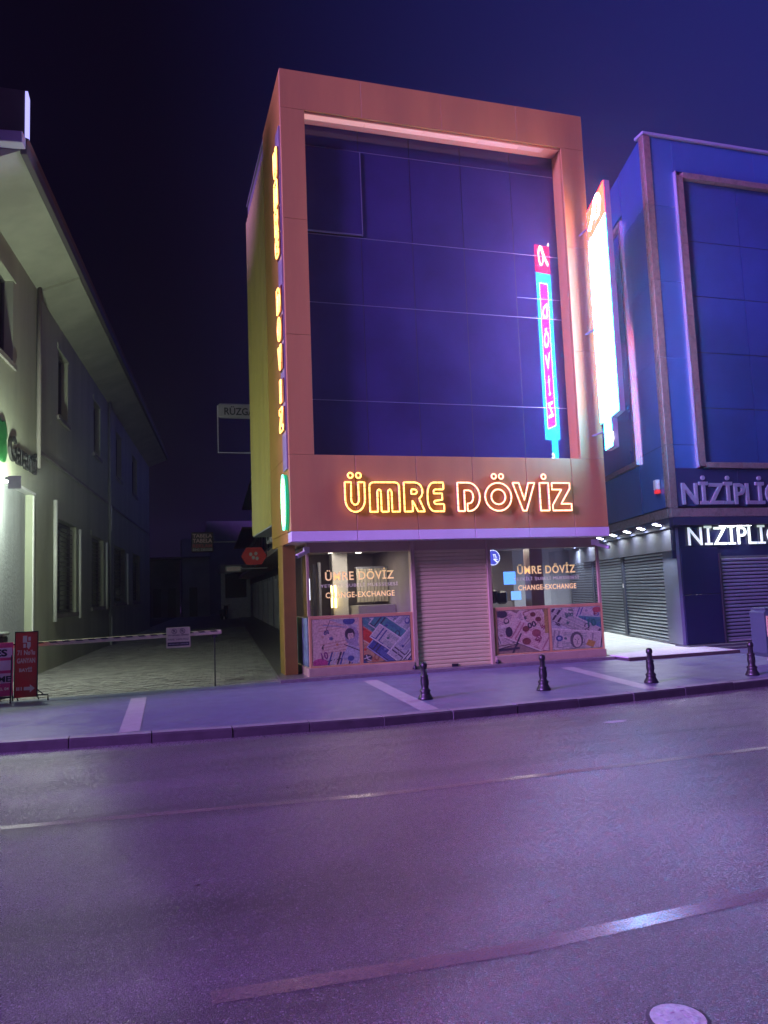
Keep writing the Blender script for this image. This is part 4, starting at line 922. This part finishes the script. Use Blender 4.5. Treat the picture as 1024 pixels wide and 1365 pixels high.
MB(Mm).prism([(-.7, .35), (-.75, .75), (-.1, .78), (.0, .42), (.35, .40), (.5, 1.0), (.62, .98), (.5, .32), (0, .25)], 'y', -.14, .14).build('body', DARK, mt)
MB(Mm).tube([(.52, -.3, 1.08), (.56, 0, 1.0), (.52, .3, 1.08)], .02, 6).build('handlebar', GREYM, mt)
MB(Mm).tube([(.56, 0, 1.0), (.66, 0, .3)], .03, 6).build('fork', GREYM, mt)

# ------------------------------------------------------------ bollards
bp_ = [(.0, 0), (.115, 0), (.118, .02), (.105, .05), (.085, .09), (.075, .13), (.088, .145), (.085, .165), (.062, .19), (.056, .22), (.066, .27), (.067, .33), (.058, .39), (.064, .405), (.062, .425), (.044, .44), (.042, .56), (.052, .565), (.053, .60), (.05, .635), (.03, .66), (0, .665)]
bpr = [(r*1.0, z*.86) for r, z in bp_]
b0 = thing('bollard', 'short black cast iron bollard in front of the left edge of the beige shutter', 'bollard', (0, 0, 0), 'black bollards along the kerb')
MB().lathe([(a, b) for a, b in bpr if b <= .125], n=24).build('base', BLACKIRON, b0, smooth=True)
MB().lathe([(a*.999, b) for a, b in bpr if .11 <= b <= .485], n=24).build('shaft', BLACKIRON, b0, smooth=True)
MB().lathe([(a, b) for a, b in bpr if b >= .481], n=24).build('cap', BLACKIRON, b0, smooth=True)
b0.location = (4.05, 11.43, 0); b0.rotation_euler = (R(.5), R(-1), 0)
for p, lab in (((6.05, 11.36, 0), 'short black bollard standing in front of the right banknote window'), ((7.96, 11.2, 0), 'short black bollard in front of the pale passage between the buildings'), ((9.93, 11.1, 0), 'short black bollard beside the grey wheeled box at the right edge')):
    dup(b0, p, lab, random.uniform(0, 3))
# ------------------------------------------------------------ boom barrier
bt = thing('boom_barrier', 'black and white striped boom across the alley on a thin post', 'barrier', (1.17, 15.3, 0))
a0, a1 = Vector((-2.75, 15.35, .95)), Vector((1.30, 15.3, 1.02))
M_ = Matrix.Translation(a0) @ Matrix.Rotation(math.atan2((a1-a0).y, (a1-a0).x), 4, 'Z') @ Matrix.Rotation(-math.atan2(a1.z-a0.z, (a1-a0).xy.length), 4, 'Y'); L_ = (a1-a0).length
arm = MB(M_).box(0, L_, -.02, .02, -.04, .045, bev=.006).build('arm', mat('barrier_white', (.72, .70, .40), .5, vary=.2, vscale=8), bt)
u = .12
while u < L_-.1:
    MB(M_).prism([(u, .012), (u+.12, .012), (u+.08, .04), (u-.04, .04)], 'y', -.0225, -.0201).build('black_stripe', mat('barrier_black', (.015, .015, .015), .5), arm); u += .22
MB().tube([(1.17, 15.33, -.02), (1.17, 15.33, .97)], .012, 8).build('rest_post', DARK, bt)
MB().box(1.12, 1.22, 15.30, 15.36, .93, .965).build('rest_fork', DARK, bt)
MB().box(-2.9, -2.68, 15.2, 15.5, -.03, 1.1, bev=.02).build('pivot_post', GREYM, bt)
ns = thing('no_parking_notice', 'small pale notice board with two round signs hung on the striped boom', 'sign', (.49, 15.27, .95))
MB().box(.275, .715, 15.262, 15.272, .765, 1.15, bev=.003).build('board', mat('notice_cream', (.78, .76, .44), .5, vary=.1, vscale=5), ns)
nk = mat('notice_ink', (.03, .03, .03), .6)
for cx_ in (.42, .57):
    mb = MB(); pts = [(cx_+.045*math.cos(i*.35), 1.075+.045*math.sin(i*.35)) for i in range(18)]
    mb.tube([(a, 15.258, b) for a, b in pts], .004, 4, closed=True); mb.build('round_symbol', nk, ns); text('P', plane((cx_-.016, 15.261, 1.05)), .05, .035, nk, ns, 'lettering', .001, .02)
    MB().quad((cx_-.034, 15.259, 1.10), (cx_-.028, 15.259, 1.106), (cx_+.034, 15.259, 1.05), (cx_+.028, 15.259, 1.044)).build('slash', nk, ns)
text('OTOPARK GİRİŞİ', plane((.305, 15.261, .985)), .035, .38, nk, ns, 'lettering', .001, .03)
text('PARK YAPILMAZ', plane((.305, 15.261, .905)), .035, .38, nk, ns, 'lettering', .001, .0)
MB().quad((.295, 15.26, .80), (.695, 15.26, .80), (.695, 15.26, .87), (.295, 15.26, .87)).build('dark_strip', nk, ns)
text('ARAÇLAR ÇEKİLİR', plane((.31, 15.258, .82)), .032, .37, mat('notice_pale_text', (.6, .58, .5), .6), ns, 'lettering', .001, .01)
# ------------------------------------------------------------ advertising boards at the left edge
RBD = mat('red_vinyl', (.80, .06, .03), .4, vary=.25, vscale=4, col2=(.6, .12, .03)); CREAM = mat('cream_vinyl', (.88, .84, .55), .5)
ab = thing('lottery_sandwich_board', 'tall red board with cream letters and an arrow, standing behind the pink board', 'advertising board', (-2.15, 15.0, 0))
Mb = plane((-2.30, 15.02, 0), R(-4)) @ Matrix.Rotation(R(-3), 4, 'X')
bd = MB(Mb).box(0, .36, 0, .03, .07, 1.2, bev=.004).build('board', RBD, ab)
for q in ((0, .36, 1.2, 1.215), (-.012, 0, .06, 1.215), (.36, .372, .06, 1.215)): Box('edge', DARK, bd, q[0], q[1], -.004, .034, q[2], q[3], M=Mb)
for s_, zz, hh, xx_, ww in (('71 No’lu', .80, .09, .035, .29), ('GANYAN', .66, .09, .03, .30), ('BAYİİ', .51, .085, .07, .21)): text(s_, Mb @ Matrix.Translation((xx_, -.004, zz)), hh, ww, CREAM, bd, 'lettering', .001, .03)
mb = MB(Mb); mb.prism([(.15, .19), (.25, .19), (.25, .15), (.33, .22), (.25, .29), (.25, .25), (.15, .25)], 'y', -.004, -.001)
for xx_ in (.03, .06, .10): mb.box(xx_, xx_+.02, -.004, -.001, .19, .25)
mb.build('arrow', CREAM, bd)
mb = MB(Mb)
for a, b, c, e in ((.12, .19, 1.02, 1.14), (.21, .25, 1.05, 1.12), (.13, .17, .93, 1.0), (.19, .25, .95, 1.03)): mb.box(a, b, -.004, -.001, c, e)
mb.prism([(.18, .95), (.22, .90), (.25, .95)], 'y', -.004, -.001); mb.build('emblem', CREAM, bd)
mb = MB(Mb); mb.tube([(.02, .2, .0), (.02, .05, .12), (.36, .05, .12), (.36, .2, .0)], .012, 6); mb.tube([(.36, .02, .10), (.55, .0, .10), (.55, .0, .0)], .014, 6); mb.tube([(.36, .02, .2), (.48, .0, .10)], .01, 6); mb.build('stand', DARK, ab)
pk = thing('repair_sandwich_board', 'pink and magenta board with black letters, cut by the left edge of the photo', 'advertising board', (-2.8, 14.7, 0))
Mp = plane((-3.08, 14.92, 0), R(3)) @ Matrix.Rotation(R(-3), 4, 'X')
bd = MB(Mp).box(0, .76, 0, .03, .12, 1.04, bev=.004).build('board', mat('magenta_vinyl', (.80, .05, .20), .4, vary=.2, vscale=4), pk)
for s_, zz in (('ADRES', .80), ('SORU', .58), ('YÜKLEME', .36)):
    Box('text_strip', mat('pink_vinyl', (.85, .62, .66), .5), bd, .02, .745, -.003, -.0005, zz-.02, zz+.15, M=Mp)
    ww = {'ADRES': .64, 'SORU': .50, 'YÜKLEME': .70}[s_]; text(s_, Mp @ Matrix.Translation((.03, -.006, zz)), .125, ww, BK, bd, 'lettering', .001, .035)
text('TEL 04', Mp @ Matrix.Translation((.5, -.006, .22)), .05, .2, CREAM, bd, 'lettering', .001, .02)
mb = MB(Mp)
for xx_ in (.02, .74): mb.tube([(xx_, -.12, -.0), (xx_, .02, .95), (xx_, .22, -.0)], .014, 6)
mb.tube([(.02, -.1, .1), (.74, -.1, .1)], .012, 6); mb.build('stand', DARK, pk)
# unseen building left of the bank, added to keep the sun lamp off the alley
blocker = thing('alley_light_blocker', 'plain unseen building left of the bank, added to shade the alley', 'building', (-12, 20, 0))
MB().box(-30, -5.2, 12.4, 14.9, -.1, 16).build('wall', PLASTER_D, blocker); MB().box(-30, -8.5, 14.9, 95, -.1, 16).build('rear_blocker', PLASTER_D, blocker)
# a bush pot / bin behind the boards
bn = thing('dark_bin', 'dark low box standing behind the two advertising boards', 'bin', (-2.95, 15.9, 0))
MB(plane((-2.95, 15.9, 0))).box(-.45, .35, -.2, .3, -.03, 1.12, bev=.03).build('body', DARK, bn); MB(plane((-2.95, 15.9, 0))).box(-.48, .38, -.23, .33, 1.125, 1.19, bev=.02).build('lid', mat('grey_lid', (.2, .22, .2), .5), bn)
# ------------------------------------------------------------ wheeled box at the right edge
wb = thing('wheeled_sign_box', 'grey blue upright box on a white wheeled foot with yellow notice, at the right edge', 'display box', (11.3, 12.1, 0))
CB = mat('grey_blue_plastic', (.045, .075, .085), .4, vary=.1, vscale=3); Mw = plane((11.12, 12.0, 0), R(-6))
MB(Mw).prism([(.0, .24), (.06, .16), (.84, .16), (.9, .24), (.9, 1.0), (.86, 1.05), (.04, 1.05), (.0, 1.0)], 'y', 0, .42).build('body', CB, wb)
MB(Mw).box(.03, .87, .03, .39, 1.052, 1.09, bev=.01).build('lid', CB, wb)
MB(Mw).box(.22, .68, .08, .34, .06, .158, bev=.02).build('foot', WHITEM, wb)
nt = MB(Mw).box(.03, .6, -.012, -.002, .55, .94, bev=.003).build('notice', mat('yellow_notice', (.66, .55, .22), .5), wb)
oi = mat('orange_print', (.60, .14, .05), .5)
for s_, zz, c_ in (('22 AYAR', .82, oi), ('GÜMÜŞ', .70, BK), ('ALIR SATIR', .60, oi)): text(s_, Mw @ Matrix.Translation((.05, -.014, zz)), .085, .50, c_, nt, 'lettering', .001, .02)
for a in (.12, .78):
    q = MB(Mw @ Matrix.Translation((a, .05, .05)) @ Matrix.Rotation(R(90), 4, 'X')); q.lathe([(.02, -.02), (.05, -.02), (.05, .02), (.02, .02)], n=12); q.build('wheel', DARK, wb)
Box('x', DARK, wb, 0, 0.01, 0, .01, 0, .01) if False else None

# ------------------------------------------------------------ faint haze added to give the signs their bloom
hm = bpy.data.materials.new('bloom_haze'); hm.use_nodes = True; ht = hm.node_tree; ht.nodes.clear()
ho = ht.nodes.new('ShaderNodeOutputMaterial'); pv = ht.nodes.new('ShaderNodeVolumePrincipled')
pv.inputs['Color'].default_value = (.85, .88, 1, 1); pv.inputs['Density'].default_value = HAZE; pv.inputs['Anisotropy'].default_value = .84
ht.links.new(pv.outputs[0], ho.inputs['Volume'])
MB().box(-125, 125, -65, 185, -1.6, 18).build('haze', hm, None, kind='stuff')
S.cycles.volume_bounces = 0
